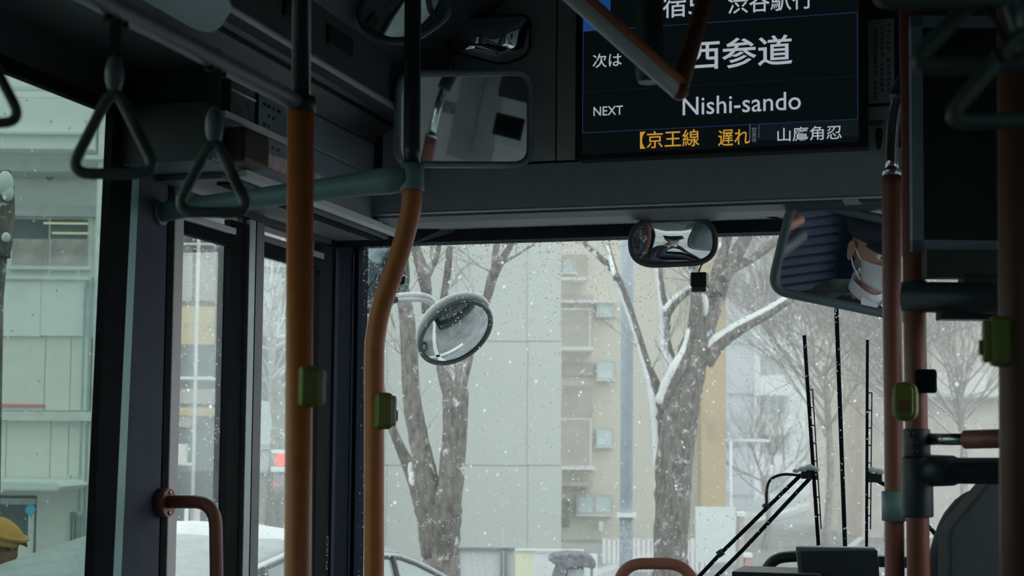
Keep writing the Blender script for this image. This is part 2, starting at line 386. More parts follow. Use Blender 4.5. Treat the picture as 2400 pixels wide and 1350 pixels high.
mb.prism([Vector((XB-.02, ya+.3, zb-.012)), Vector((XB+.012, ya+.3, zb-.012)), Vector((XB+.012, ya+.3, zb+.004)), Vector((XB-.02, ya+.3, zb+.004))], (0, 4.28-ya-.3, 0))
mb.build('light_strip', M_white, trim3)
mb = MB(); mb.box(XL+.02, XB-.05, ya+.3, 4.3, zb-.014, zb-.002); mb.build('under_panel', mat('under_panel', (.12, .13, .15), .5), trim3)
mb = MB(); mb.box(XB-.09, XB-.06, ya+.35, 4.28, zb-.02, zb-.013); mb.build('under_groove', M_rubber, trim3)
mb = MB(); mb.box(XL+.10, XL+.125, y_dr0+.05, 4.25, z_dt+.11, z_dt+.13); mb.build('door_track', M_alu, trim3)
# cove profile along the whole bus
z_g, z_c = Xp(595, 103, -1.547).z, Xp(610, 60, -1.43).z
prof = [(XL, zt), (XB, zt), (XB+.01, zt+.012), (-1.55, z_g), (-1.535, z_g+.008), (-1.43, z_c), (-1.43, z_c+.13), (-1.36, 3.02), (-1.2, 3.18), (-.95, ZC)]
mb = MB(); mb.sheet([(x, YB, z) for x, z in prof], (0, 4.05-YB, 0)); cove = struct('trim_4', mb, G_cove)
mb = MB(); mb.tube([(-1.428, YB, z_c-.002), (-1.428, 4.04, z_c-.002)], .009, 8); mb.build('cove_highlight', M_alu, cove)  # pale tube stands in for the highlight on the cove edge
mb = MB(); mb.box(-1.555, -1.548, YB, 4.04, z_g-.010, z_g-.002); mb.build('shadow_groove', M_black, cove)
for q in (((770, 45), (828, 82), (828, 145), (770, 112)), ((565, -40), (628, -5), (628, 20), (565, -14)), ((668, -30), (696, -16), (696, 62), (668, 48))):
    P = [Xp(x, y, -1.425) for x, y in q]; y0 = P[0].y; y1 = P[1].y
    mb = MB(); mb.box(-1.43, -1.423, y0, y1, min(a.z for a in P)+.01, max(a.z for a in P)-.01); g = mb.build('speaker_grille', M_black, cove, bevel=.004)
rp = MB(); rp.box(XR-.3, XR+.02, YB, 4.05, 3.0, ZC); struct('trim_5', rp, G_cove)
# ceiling lamp cover
lamp = empty('ceiling_lamp', Zp(430, 30, 2.72), 'pale grey ceiling lamp cover with rounded end, unlit, above the left seats', 'ceiling lamp')
q = rpoly([Zp(x, y, 2.72)[:2] for x, y in ((300, -20), (468, 76), (510, 76), (548, 15), (470, -60))], [.01, .06, .08, .05, .01])
mb = MB(); mb.prism([(x, y, 2.72) for x, y in q], (0, 0, .045)); mb.build('diffuser', mat('lamp_cover', (.34, .40, .45), .4, var=.03), lamp)
mb = MB(); cq = sum((Vector((*a, 0)) for a in q), Vector())/len(q)
mb.prism([(cq.x+(x-cq.x)*1.05, cq.y+(y-cq.y)*1.05, 2.766) for x, y in q], (0, 0, .03)); mb.build('base_plate', G_dark, lamp)

# ---- front wall (above the windscreen) 
YP = 4.05
z_seam = Yp(1340, 379, YP).z; z_edge = Yp(1400, 488, YP).z; z_roll = Yp(1400, 524, 4.34).z
fw_ = MB(); fw_.box(XL, XR, YP, YP+.05, z_seam, ZC)
wall_front = struct('wall_front', fw_, G_dark)
for a, b in ((898, 1060), (1060, 1305), (1305, 1352)):                # panels of the bulkhead, seams between
    mb = MB(); mb.box(Yp(a, 300, YP).x+.002, Yp(b, 300, YP).x-.002, YP-.008, YP, z_seam+.004, 3.2); mb.build('wall_panel', mat('bulkhead_panel', (.44, .455, .44), .5, var=.05), wall_front, bevel=.002)
hd = [(YP, z_seam-.003), (YP-.004, z_edge+.02), (YP-.012, z_edge+.004), (YP-.006, z_edge-.008), (YP+.05, Yp(1400, 508, YP+.05).z), (YP+.15, Yp(1400, 520, YP+.15).z), (4.34, z_roll), (4.36, z_roll), (4.36, z_seam-.003)]
mb = MB(); mb.prism([(XB, y, z) for y, z in hd], (XR-XB, 0, 0)); header = struct('trim_6', mb, G_header)
mb = MB(); mb.tube([(XB, YP-.012, z_edge+.002), (XR, YP-.012, z_edge+.002)], .0035, 6); mb.build('header_highlight', mat('pale_highlight', (.56, .58, .58), .5), header)  # pale rod stands in for the highlight along the header edge
mb = MB(); mb.box(XB, XR, YP-.0130, YP-.0035, z_edge+.006, z_seam-.004); mb.build('lit_face_sheet', mat('header_plastic_lit', (.27, .31, .335), .5, var=.04), header)  # same plastic as the roll, lightened to brighten the upright face
mb = MB(); z_f = Yp(1400, 562, YW).z
mb.box(XL, XR, 4.36, 4.44, z_f+.035, z_seam); mb.box(XL, XR, 4.44, 4.52, z_f, z_seam+.3)
mb.prism([(XL, 4.33, zb-.03), (XB, 4.33, zb-.03), (XB+.12, 4.36, z_roll+.01), (XB+.12, 4.44, z_f+.03), (XL, 4.44, z_f+.03)], (0, 0, .04))
struct('trim_7', mb, mat('frit_black', (.030, .033, .048), .8, spec=.15))
mb = MB(); mb.box(XL, XR, 4.44, 4.56, ZF-.2, 1.28); mb.build('front_panel', M_black, wall_front)
mb = MB(); mb.box(XR-.02, XR+.05, 4.44, 4.56, ZF, z_f); mb.build('corner_post', M_navy, wall_front)
ws = empty('window_20', (-.7, YW, 1.28), kind='structure')
mb = MB(); mb.box(XL+.015, XR-.02, YW, YW+.006, 1.28, z_f+.03); mb.build('pane', gc, ws)
zs = Yp(1960, 715, 4.56); zs2 = Yp(1981, 1290, 4.56)

# ================================================================== GRAB POLES AND RAILS
def pole(name, pts, r, segs, label, group=None, n=16, rail=False):
    """segs: (from, to, material, radius factor, part name) in index fractions along pts"""
    root = empty(name, pts[-1] if pts[-1].z < pts[0].z else pts[0], label, 'handrail' if rail else 'grab pole', group)
    cum = [0]
    for a, b in zip(pts, pts[1:]): cum.append(cum[-1]+(b-a).length)
    def at(s):
        for i in range(len(cum)-1):
            if s <= cum[i+1]: return pts[i].lerp(pts[i+1], (s-cum[i])/max(1e-9, cum[i+1]-cum[i]))
        return pts[-1]
    for s0, s1, m, k, nm in segs:
        L = cum[-1]; a, b = s0*L if s0 <= 1 else L, s1*L if s1 <= 1 else L
        q = [at(a)]+[p for p, c in zip(pts, cum) if a+1e-4 < c < b-1e-4]+[at(b)]
        mb = MB(); mb.tube(q, r*k, n); mb.build(nm, m, root)
    return root
def frac(pts, zt_):                            # fraction of the length at which the pole passes height z
    L = sum((b-a).length for a, b in zip(pts, pts[1:])); s = 0
    for a, b in zip(pts, pts[1:]):
        d = (b-a).length
        if (a.z-zt_)*(b.z-zt_) <= 0: return (s+d*abs(a.z-zt_)/max(1e-9, abs(a.z-b.z)))/L
        s += d
    return 1.0
def button(px, py, D, w, h, label, facing, near, dep=.032, key=True):
    c = Dp(px, py, D); ww, hh = m_of(w, D)/2, m_of(h, D)/2
    root = empty('stop_button', c-UP*hh, label, 'stop button', 'stop request buttons on the poles')
    f = nv(facing); s_ = nv(UP.cross(f))
    mb = MB(); o = rpoly([(-ww, -hh), (ww, -hh), (ww, hh), (-ww, hh)], ww*.95, 6)
    mb.prism([c+s_*a+UP*b-f*dep/2 for a, b in o], f*dep); mb.build('housing', M_green, root, bevel=.007)
    mb = MB(); o = rpoly([(-ww*.74, -hh*.84), (ww*.74, -hh*.84), (ww*.74, hh*.84), (-ww*.74, hh*.84)], ww*.6, 5)
    mb.prism([c+s_*a+UP*b+f*(dep/2-.001) for a, b in o], f*.010); mb.build('cover_plate', M_butw if key else M_green, root, bevel=.003)
    mb = MB(); o = rpoly([(-ww*.36, -hh*.55), (ww*.36, -hh*.55), (ww*.36, hh*.05), (-ww*.36, hh*.05)], ww*.2, 4)
    mb.prism([c+s_*a+UP*b+f*(dep/2+.009) for a, b in o], f*.005); mb.build('push_key', mat('button_key', (.16, .06, .03), .4), root)
    return root
# P1: the straight pole left of centre
p1 = Dp(703, 320, 2.52); X1, Y1 = p1.x, p1.y
zj1 = Dp(703, 262, 2.52).z; zj0 = Dp(703, 228, 2.52).z
_a, _b = Dp(705, 250, 2.52), Dp(698, 1300, 2.52)
def up_to(z): return _a+(_b-_a)*((z-_a.z)/(_b.z-_a.z))
P = [up_to(3.2), up_to(ZF)]
f1 = (3.2-zj0)/(3.2-ZF); f2 = (3.2-zj1)/(3.2-ZF)
pole('grab_pole', P, .0197, [(0, f1, M_tube, .8, 'upper_tube'), (f1, f2, M_jdark, 1.25, 'joint_collar'), (f2, 1, M_orange, 1.12, 'grip_sleeve')],
     'straight orange pole with a dark upper tube in front of the folding door')
button(724, 906, 2.50, 44, 98, 'green stop button on the straight orange pole before the folding door', RH*.90+FH*.42, None, .034)
# P2: the bent pole
D2 = 3.36
cl = [(968, -120), (967, 100), (965, 385), (965, 470), (957, 520), (938, 590), (914, 660), (892, 725), (880, 790), (877, 850), (877, 1000), (876, 1360), (873, 1900)]
P = curve([Dp(x, y, D2) for x, y in cl], 6); P[0].z = 3.2
j0, j1 = frac(P, Dp(965, 385, D2).z), frac(P, Dp(965, 446, D2).z)
pole('grab_pole', P, .0197, [(0, j0, M_tube, .95, 'upper_tube'), (j0, j1, M_joint, 1.38, 'joint_collar'), (j1, 1, M_orange, 1.13, 'grip_sleeve')],
     'bent orange pole curving down beside the left edge of the windscreen')
button(898, 963, D2-.02, 40, 86, 'green stop button on the bent orange pole beside the windscreen', RH*.90+FH*.42, None, .036)
# cross rail from P2 to the left wall
a = Dp(960, 416, D2); b = Dp(405, 492, 3.62); e = b+(b-a)*.12
root = empty('cross_rail', b, 'grey green cross rail running from the bent pole to the panel above the door', 'handrail')
q = [a, a.lerp(b, .09), a.lerp(b, .2), a.lerp(b, .5), b, Vector((XL+.012, e.y, e.z))]
mb = MB(); mb.tube(q, [.0300, .0315, .0270, .0245, .024, .024], 16); mb.build('rail_tube', M_joint, root)
mb = MB(); mb.tube([Vector((XL+.012, e.y, e.z)), Vector((XL+.022, e.y, e.z))], .030, 14); mb.build('wall_flange', M_joint, root)
# strap rail at left running fore and aft, above the strap handles
RX = -1.06
ra = Xp(200, -12, RX); rb = Xp(698, 238, RX); zr = (ra.z+rb.z)/2
mb = MB(); root = empty('strap_rail', (RX, 1.4, zr), 'slate blue rail over the left seats that the triangular straps hang from', 'handrail')
mb.tube([(RX, -4.0, zr), (RX, Y1-.02 if abs(X1-RX) < .1 else rb.y, zr)], .0145, 12); mb.build('rail_tube', mat('slate_rail', (.13, .14, .19), .35, var=.05), root)
mb = MB(); mb.tube([(RX, -4.0, zr), (RX, -4.0, 3.2)], .014, 10); mb.build('hanger', M_tube, root)
mb = MB(); mb.tube([(RX-.02, 1.1, zr+.015), (RX-.02, 1.1, 3.22)], .012, 10); mb.build('hanger', M_tube, root)
def strap(name, tri, D, r, topz, label, X=None, tilt=0, webx=None):
    ap_, br, bl = [Dp(x, y, D) for x, y in tri]
    c = (ap_+br+bl)/3
    root = empty(name, c, label, 'strap handle', 'hanging triangle straps')
    q = fillet([ap_.lerp(br, .5), br, bl, ap_, ap_.lerp(br, .5)], m_of(55, D), 7)
    mb = MB(); mb.tube(q+[q[1]], m_of(r, D), 10, cap=False); mb.build('ring', M_strap, root)
    t = Vector((ap_.x if webx is None else webx, ap_.y, topz))
    w = m_of(17, D)
    mb = MB(); mb.ball(ap_+UP*m_of(25, D), w*1.3, .012, m_of(48, D), 12, 8); mb.build('buckle', mat('strap_buckle', (.10, .105, .12), .4), root)
    mb = MB(); v = t-ap_; mb.obox(ap_+v*.5, RH*w*.8, FH*.0022, v*.5); mb.build('webbing', M_web, root)
    mb = MB(); mb.tube([t-UP*.02+Vector((0, -.02, 0)), t+UP*.0+Vector((0, .0, 0))+Vector((0, -.02, 0)), t+UP*.012, t+Vector((0, .02, 0)), t-UP*.02+Vector((0, .02, 0))], .007, 8); mb.build('rail_loop', M_web, root)
    return root
def onrail(px, py): return Xp(px, py, RX)
def depth(p): return (p-CAM).dot(FH)
d1 = depth(onrail(268, 300)); d2 = depth(onrail(500, 430)); d0 = depth(onrail(-40, 240))
strap('hanging_strap', [(-62, 60), (56, 288), (-175, 288)], d0, 13, zr, 'triangular strap handle cut off by the left edge, over the teal window')
strap('hanging_strap', [(268, 198), (372, 407), (160, 407)], d1, 14, zr, 'triangular strap handle hanging across the right edge of the teal side window')
strap('hanging_strap', [(502, 318), (588, 498), (408, 498)], d2, 13, zr, 'triangular strap handle in front of the folding door, beside the straight orange pole')

# ceiling handrail over the monitor
D7 = 2.7
root = empty('ceiling_handrail', Dp(1590, 205, D7), 'bent ceiling handrail with a painted white highlight and an orange brown grip, in front of the screen', 'handrail')
A, B, Cc = Dp(1255, -90, D7-.25), Dp(1592, 212, D7), Dp(1668, -60, D7+.12)
A = B+(A-B)*((ZC-B.z)/(A.z-B.z)); Cc = B+(Cc-B)*((ZC-B.z)/(Cc.z-B.z))
off = nv(nv(B-A).cross(ray(1500, 100)))
if off.z < 0: off = -off
mb = MB(); q = [A, A.lerp(B, .5), A.lerp(B, .97), B]; mb.tube([x-off*.004 for x in q], .0135, 14); mb.build('highlight_tube', M_white, root)  # white tube stands in for the highlight along the orange rail
mb = MB(); mb.tube([x+off*.0095+FH*.012 for x in q], .0155, 12); mb.build('grip_sleeve', M_orange, root)
mb = MB(); mb.tube([B-off*.0, B.lerp(Cc, .1)+FH*.01, Cc], .0165, 14); mb.build('return_tube', M_brown, root)
mb = MB(); mb.ball(B, .0175); mb.build('elbow', M_brown, root)
hb = Dp(1522, 178, D7+.01); ht = Dp(1526, -160, D7+.01); ht = Vector((hb.x, hb.y, ZC))
mb = MB(); mb.tube([hb-UP*.012, hb+UP*.01, hb+UP*.05, hb+UP*.09, ht], [.020, .027, .0275, .024, .024], 16); mb.build('hanger', M_jdark, root)

# right-hand poles
D3 = 3.35
P = curve([Dp(x, y, D3) for x, y in ((2134, 178), (2118, 205), (2104, 240), (2095, 290), (2091, 345), (2090, 400), (2091, 700), (2095, 1000), (2097, 1350), (2100, 1900))], 6)
k0 = frac(P, Dp(2091, 398, D3).z); k1 = frac(P, Dp(2091, 412, D3).z); kc = frac(P, Dp(2104, 232, D3).z)
g3 = pole('grab_pole', P, .0187, [(0, kc, M_jdark, 1.25, 'top_socket'), (kc, k0, M_chrome, .75, 'chrome_bend'), (k0, k1, M_steel, 1.12, 'collar'), (k1, 1, M_brown, 1.12, 'grip_sleeve')],
     'slim red brown pole with a chrome bent top, right of the driver mirror')
D4 = 3.1
g4p = Dp(2141, 500, D4); 
_a, _b = Dp(2139, 400, D4), Dp(2152, 1300, D4)
P = [up_to(ZC), up_to(ZF)]
root = pole('grab_pole', P, .0206, [(0, 1, M_brown, 1.1, 'grip_sleeve')], 'thick red brown pole just right of the slim one with the chrome top')
for y0, y1, k in ((1005, 1072, 1.32), (1072, 1212, 1.52), (660, 730, 1.3)):
    za, zc_ = Dp(2146, y0, D4).z, Dp(2146, y1, D4).z
    mb = MB(); mb.tube([up_to(za), up_to(zc_)], .0206*k, 16); mb.build('joint_collar', M_jdark, root, bevel=.003)
for yy in (1018, 1040, 1058):
    c = Dp(2128+(yy % 3)*8, yy, D4-.03); mb = MB(); mb.ball(c, .006, .004, .006, 8, 6); mb.build('collar_screw', M_black, root)
mb = MB(); c = Dp(2098, 1186, D3-.005); mb.tube([c+UP*.032, c-UP*.032], .029, 14); mb.build('clamp', M_joint, g3)
button(2122, 941, D4-.07, 58, 92, 'dark green stop button with a brown key on the pair of red brown poles', -FH*.8-RH*.35, None, .03, False)
D5 = 2.15
g5p = Dp(2385, 700, D5)
_a, _b = Dp(2383, 400, D5), Dp(2388, 1300, D5)
P = [up_to(ZC), up_to(ZF)]
pole('grab_pole', P, .0235, [(0, 1, mat('dark_brown_vinyl', (.09, .035, .02), .5), 1.1, 'grip_sleeve')], 'dark brown pole at the right edge of the frame, nearest of the poles')
button(2344, 800, D5-.01, 44, 120, 'dark green stop button on the dark brown pole at the right edge', -RH*.9+FH*.1, None, .03, False)
# bars from the thick pole to the right
def bar(name, pts, rs, m, label, parts=None):
    root = empty(name, pts[0], label, 'handrail')
    mb = MB(); mb.tube(pts, rs, 14); mb.build('bar_tube', m, root); return root
D45 = 3.0
r1 = bar('guard_rail', [Dp(2168, 1029, D4), Dp(2272, 1030, D45)], [.013, .011], M_steel, 'short steel and red brown guard rail beside the thick pole')
mb = MB(); mb.tube([Dp(2262, 1030, D45), Dp(2420, 1026, 2.9)], .0185, 14); mb.build('grip_sleeve', M_brown, r1)
bar('guard_rail', [Dp(2165, 1103, D4), Dp(2235, 1103, 3.05), Dp(2245, 1103, 3.05), Dp(2430, 1105, 2.9)], [.033, .030, .026, .026], M_jdark, 'thick slate plastic guard rail below the steel one, beside the thick pole')
r3 = bar('guard_rail', [Dp(2122, 696, D4), Dp(2430, 700, 2.95)], [.031, .031], M_jdark, 'slate guard rail high up below the dark partition board')
# partition board behind the driver
root = empty('partition_board', Dp(2240, 575, 3.0), 'dark partition board in a grey blue frame, behind the driver, top right', 'partition')
c0, c1 = Dp(2150, 60, 3.06), Dp(2150, 578, 3.06); c2 = Dp(2420, 570, 3.0)
u0 = 0
def quadframe(px0, py0, px1, py1, D, t, w):
    a = Dp(px0, py1, D); b = Dp(px1, py0, D); wdt = (b-a).dot(RH); hgt = b.z-a.z; return a, wdt, hgt
a, wd, hg = quadframe(2136, 42, 2420, 590, 3.05, 0, 0)
tw = m_of(27, 3.05)
mb = MB()
for (u, v, du, dv) in ((0, 0, tw, hg), (0, 0, wd, tw), (0, hg-tw, wd, tw), (wd-tw, 0, tw, hg)):
    mb.obox(a+RH*(u+du/2)+UP*(v+dv/2), RH*du/2, FH*.010, UP*dv/2)
mb.build('frame', mat('partition_frame', (.17, .21, .25), .5), root)
mb = MB(); mb.obox(a+RH*wd/2+UP*hg/2, RH*(wd/2-tw*.6), FH*.004, UP*(hg/2-tw*.6)); mb.build('board', M_black, root)
a, wd, hg = quadframe(2166, 590, 2420, 652, 3.04, 0, 0)
mb = MB(); mb.obox(a+RH*wd/2+UP*hg/2, RH*wd/2, FH*.02, UP*hg/2); mb.build('lower_board', mat('green_black_board', (.02, .03, .028), .6), root)
a, wd, hg = quadframe(2200, 728, 2420, 750, 3.04, 0, 0)
mb = MB(); mb.obox(a+RH*wd/2+UP*hg/2, RH*wd/2, FH*.02, UP*hg/2); mb.build('bottom_rail', M_black, root)
# three handles at top right
strap('hanging_strap', [(2345, -70), (2418, 150), (2132, 155)], 1.55, 22, 2.75, 'wide strap handle at top right, its bar crossing the partition frame')
strap('hanging_strap', [(2405, 60), (2560, 286), (2214, 284)], 1.50, 20, 2.75, 'lower strap handle cut off by the right edge, before the partition board')
strap('hanging_strap', [(2210, -260), (2370, 2), (2045, 2)], 1.50, 22, 2.75, 'strap handle whose bottom bar alone shows at the top edge, above the partition')
mb = MB(); mb.tube([(-.02, -4, 2.75), (-.02, 3.0, 2.75)], .013, 10)
root = empty('strap_rail', (-.02, 0, 2.75), 'slim steel rail out of frame that the top right strap handles hang from', 'handrail'); 
mb = MB(); xr = Dp(2345, 0, 1.55).x; xr2 = Dp(2210, 0, 1.5).x
mb.tube([(xr, -4, 2.75), (xr, 2.4, 2.75)], .013, 10); mb.build('rail_tube', M_steel, root)
for yy in (-3.8, 2.3):
    mb = MB(); mb.tube([(xr, yy, 2.75), (xr, yy, ZC)], .012, 10); mb.build('hanger', M_steel, root)
mb = MB(); a, wd, hg = quadframe(2252, 645, 2420, 672, 3.04, 0, 0); mb.obox(a+RH*wd/2+UP*hg/2, RH*wd/2, FH*.02, UP*hg/2); mb.build('lower_board', M_black, root)
st1 = [o for o in bpy.data.objects if o.name.startswith('hanging_strap') and o.get('label', '').startswith('wide strap')][0]
for q in (((2312, 14), (2362, 96)), ((2326, 110), (2354, 146))):
    mb = MB(); mb.tube([Dp(*q[0], 1.47), Dp(*q[1], 1.47)], [.0028, .0045], 8); mb.build('strap_glint', mat('glint_tube', (0, 0, 0)), st1)  # rods added in place of glints on the strap, coloured black
# orange grab bar by the door and orange seat handle
gb = ly(385)
root = empty('door_grab_bar', Xp(388, 1180, XL+.07), 'red brown bent grab bar on the door pillar, low at left', 'grab bar')
DG = depth(Xp(388, 1180, XL+.03))
q = fillet([Dp(390, 1176, DG), Dp(505, 1176, DG-.05), Dp(508, 1400, DG-.05), Dp(508, 1700, DG-.05)], .11, 10)
mb = MB(); mb.tube(q, m_of(15.5, DG), 14); mb.build('bar_tube', M_brown, root)
mb = MB(); c = Dp(390, 1178, DG); mb.tube([c-Vector((.012, 0, 0)), c+Vector((.008, 0, 0))], [.036, .034], 16); mb.build('flange', M_brown, root)
for dz in (-.024, .024): mb = MB(); mb.ball(c+Vector((.008, 0, dz)), .004, .005, .005, 8, 6); mb.build('flange_screw', M_steel, root)
DH = 3.2
root = empty('passenger_chair', Dp(1540, 1400, DH)-UP*.2, 'bus seat back with a salmon brown grab handle on top, bottom centre', 'seat')
q = fillet([Dp(1435, 1420, DH), Dp(1462, 1321, DH), Dp(1608, 1321, DH), Dp(1650, 1420, DH)], .06, 9)
mb = MB(); mb.tube(q, m_of(13.5, DH), 14); mb.build('grab_handle', M_salmon, root)
cc = Dp(1542, 1400, DH)
mb = MB(); o = rpoly([(-.21, -.55), (.21, -.55), (.20, -.02), (-.20, -.02)], [.03, .03, .07, .07], 6)
mb.prism([cc+RH*x+UP*y-FH*.03 for x, y in o], FH*.08); mb.build('backrest', mat('seat_moquette', (.05, .09, .20), .9, scale=60), root, bevel=.01)
mb = MB(); mb.prism([cc+RH*x*.98+UP*(-.58)+FH*y for x, y in rpoly([(-.21, .0), (.21, .0), (.21, .40), (-.21, .40)], .05, 5)], UP*.10); mb.build('cushion', mat('seat_moquette', (0, 0, 0)), root, bevel=.01)
for sx in (-.17, .17):
    mb = MB(); p0 = cc+RH*sx+FH*.2; mb.tube([(p0.x, p0.y, cc.z-.56), (p0.x, p0.y, ZF)], .018, 10); mb.build('leg', M_steel, root)

# ================================================================== SCREEN, STICKERS, MIRRORS
YM = 3.985
mon = empty('display_monitor', Yp(1690, 360, YM), 'black wide display screen showing the next stop, hung on the front bulkhead', 'screen')
l0, r0 = Yp(1352, 370, YM).x, Yp(2033, 350, YM).x; b0 = (Yp(1360, 371, YM).z+Yp(2033, 348, YM).z)/2
mb = MB(); mb.box(l0, r0, YM, YP-.01, b0, b0+.50); mb.build('bezel', M_bezel, mon, bevel=.003)
mb = MB(); mb.box(l0+.014, r0-.020, YM-.002, YM, b0+.014, b0+.49); mb.build('screen', E_bg, mon)
def mx(px): return Yp(px, 200, YM).x
def sbox(px0, py0, px1, py1, m, name, o=.003):
    """rectangle whose corners are given near its own left (px0,py0 top) and bottom right"""
    za = Yp(px0, py0, YM).z; zb_ = Yp(px1, py1, YM).z
    mb = MB(); mb.box(Yp(px0, py0, YM).x, Yp(px1, py1, YM).x, YM-o, YM-.001, zb_, za); return mb.build(name, m, mon)
zl = Yp(1690, 51, YM).z; zbm = Yp(1690, 295, YM).z; xl, xr_ = Yp(1366, 200, YM).x, Yp(2011, 200, YM).x
mb = MB(); t = .0016
mb.box(xl, xr_, YM-.003, YM-.002, zl-t, zl); mb.box(xl, xr_, YM-.003, YM-.002, zbm-t, zbm)
mb.box(xl, xl+t, YM-.003, YM-.002, zbm, zl); mb.box(xr_-t, xr_, YM-.003, YM-.002, zbm, zl); mb.build('border_line', E_line, mon)
zmid = Yp(1690, 197, YM).z
mb = MB(); mb.box(xl, xr_, YM-.003, YM-.002, zmid-.0007, zmid); mb.build('divider_line', emat('screen_dim_line', (.005, .012, .016)), mon)
mb = MB(); mb.box(xl, Yp(1431, 30, YM).x, YM-.003, YM-.002, zl+.001, b0+.485); mb.build('blue_block', E_blue, mon)
mb = MB(); mb.box(xl, Yp(1431, 30, YM).x, YM-.004, YM-.003, zl+.0005, zl+.003); mb.build('violet_line', E_vio, mon)
mb = MB(); xp = Yp(1760, 310, YM).x; mb.box(xp, xr_, YM-.003, YM-.002, b0+.030, zbm-.002); mb.build('name_panel', E_bg2, mon)
def tm(body, x0, yt, x1, yb, m=E_txt, bold=.006):
    o = Yp(x0, yb, YM-.0035); return text(body, 'screen_text', mon, m, o, (1, 0, 0), (0, 0, 1), Yp(x1, yb, YM).x-Yp(x0, yb, YM).x, Yp(x0, yt, YM).z-Yp(x0, yb, YM).z, bold)
tm('宿51', 1553, -10, 1660, 43)
tm('渋谷駅行', 1706, -17, 1905, 34)
tm('西参道', 1612, 96, 1857, 166, bold=.012)
tm('次は', 1389, 127, 1457, 160)
tm('NEXT', 1391, 251, 1460, 272)
tm('Nishi-sando', 1600, 229, 1877, 271, bold=.004)
tm('【京王線', 1500, 309, 1639, 349, E_amb)
tm('遅れ', 1683, 305, 1757, 343, E_amb)
tm('山鷹角忍', 1822, 300, 1973, 333)
for i, ch in enumerate('営業係'): tm(ch, 1762, 299+i*12, 1773, 310+i*12, emat('screen_small', (.10, .14, .17)), 0)
mb = MB(); mb.box(Yp(1757, 320, YM).x, Yp(1758.5, 320, YM).x, YM-.004, YM-.002, b0+.028, zbm); mb.box(Yp(1778.5, 320, YM).x, Yp(1779.5, 320, YM).x, YM-.004, YM-.002, b0+.036, zbm-.004)
mb.build('name_rule', emat('screen_rule', (.12, .13, .15)), mon)
text('LECIP', 'maker_mark', mon, mat('bezel_print', (.05, .09, .12)), Yp(1377, 368, YM), (1, 0, 0), (0, 0, 1), .038, .0065, .004, .001)
# small screws and bracket ends on the header seam
brk = MB()
for x in (1380, 1434, 1716, 1770): p = Yp(x, 379+(1690-x)*.03, YP-.01); brk.ball(p, .0035, .002, .0035, 8, 6)
brk.build('seam_screw', M_steel, header)
mb = MB(); mb.box(Yp(1358, 376, YP).x, Yp(1462, 376, YP).x, YP-.012, YP-.002, z_seam-.016, z_seam+.002); mb.box(Yp(1692, 366, YP).x, Yp(1800, 366, YP).x, YP-.012, YP-.002, z_seam-.016, z_seam+.002)
mb.build('mount_plate', G_header, header, bevel=.002)
# stickers
YH = YP-.006
st = empty('drive_recorder_sticker', Yp(1112, 440, YH), 'pale sticker strip with a line of dark katakana on the header under the square mirror', 'sticker')
P = [Yp(1025, 408, YH), Yp(1201, 403, YH), Yp(1201, 441, YH), Yp(1025, 441, YH)]
mb = MB(); mb.box(P[0].x, P[1].x, YH-.0015, YH+.001, (P[2].z+P[3].z)/2, (P[0].z+P[1].z)/2); mb.build('label_sheet', M_stick, st)
o = Yp(1028, 427, YH-.0018); text('ドライブレコーダー搭載車', 'print', st, M_ink, o, (1, 0, 0), (0, 0, 1), Yp(1198, 427, YH).x-o.x, Yp(1028, 410, YH).z-o.z, .02)
mb = MB()
for r_, (a, b) in ((434, (1030, 1085)), (434, (1090, 1195)), (438, (1036, 1120)), (438, (1126, 1190))):
    p0, p1 = Yp(a, r_-1, YH), Yp(b, r_-1, YH); mb.box(p0.x, p1.x, YH-.0022, YH-.0012, p0.z-.0009, p0.z+.0004)
mb.build('fine_print', mat('fine_ink', (.16, .2, .22)), st, kind='stuff')
# notice boards right of the screen
nb = empty('notice_board', Yp(2066, 245, YP-.01), 'narrow grey notice board with faint upright writing beside the screen', 'notice')
a, b = Yp(2035, 48, YP-.01), Yp(2097, 240, YP-.01)
mb = MB(); mb.box(a.x, b.x, YP-.016, YP-.008, b.z, a.z); mb.build('sheet', mat('notice_sheet', (.22, .25, .25), .5), nb)
mb = MB()
for col_, x in ((0, 2083), (1, 2068), (2, 2052)):
    y = 58+col_*8
    while y < 232:
        s_ = 9 if col_ == 0 else 7
        if rnd() < .85:
            c = Yp(x, y, YP-.017)
            for _ in range(3):
                if rnd() < .5: mb.box(c.x-.004, c.x+.004, c.y, c.y+.001, c.z+(_-1)*.003-.0006, c.z+(_-1)*.003+.0006)
                else: mb.box(c.x+(_-1)*.003-.0006, c.x+(_-1)*.003+.0006, c.y, c.y+.001, c.z-.004, c.z+.004)
        y += s_+5
mb.build('upright_print', mat('notice_ink', (.02, .025, .03)), nb, kind='stuff')
nb = empty('notice_board', Yp(2066, 365, YP-.01), 'small grey notice with a black bottle shaped pictogram, under the narrow notice board', 'notice')
a, b = Yp(2036, 252, YP-.01), Yp(2090, 362, YP-.01)
mb = MB(); mb.box(a.x, b.x, YP-.016, YP-.008, b.z, a.z); mb.build('sheet', mat('notice_sheet', (0, 0, 0)), nb)
text('KEP', 'print', nb, mat('notice_ink', (0, 0, 0)), Yp(2040, 294, YP-.0165), (1, 0, 0), (0, 0, 1), .036, .012, .03)
mb = MB(); mb.prism([Yp(x, y, YP-.0165) for x, y in ((2052, 305), (2062, 298), (2070, 305), (2068, 325), (2064, 350), (2056, 350), (2052, 325))], (0, -.0008, 0)); mb.build('pictogram', mat('notice_ink', (0, 0, 0)), nb)
lb = empty('header_label', Yp(2000, 485, YP+.03), 'small white label on the header roll behind the driver mirror', 'sticker')
P = [Yp(x, y, YP+.02) for x, y in ((1976, 474), (2012, 473), (2024, 485), (1984, 487))]
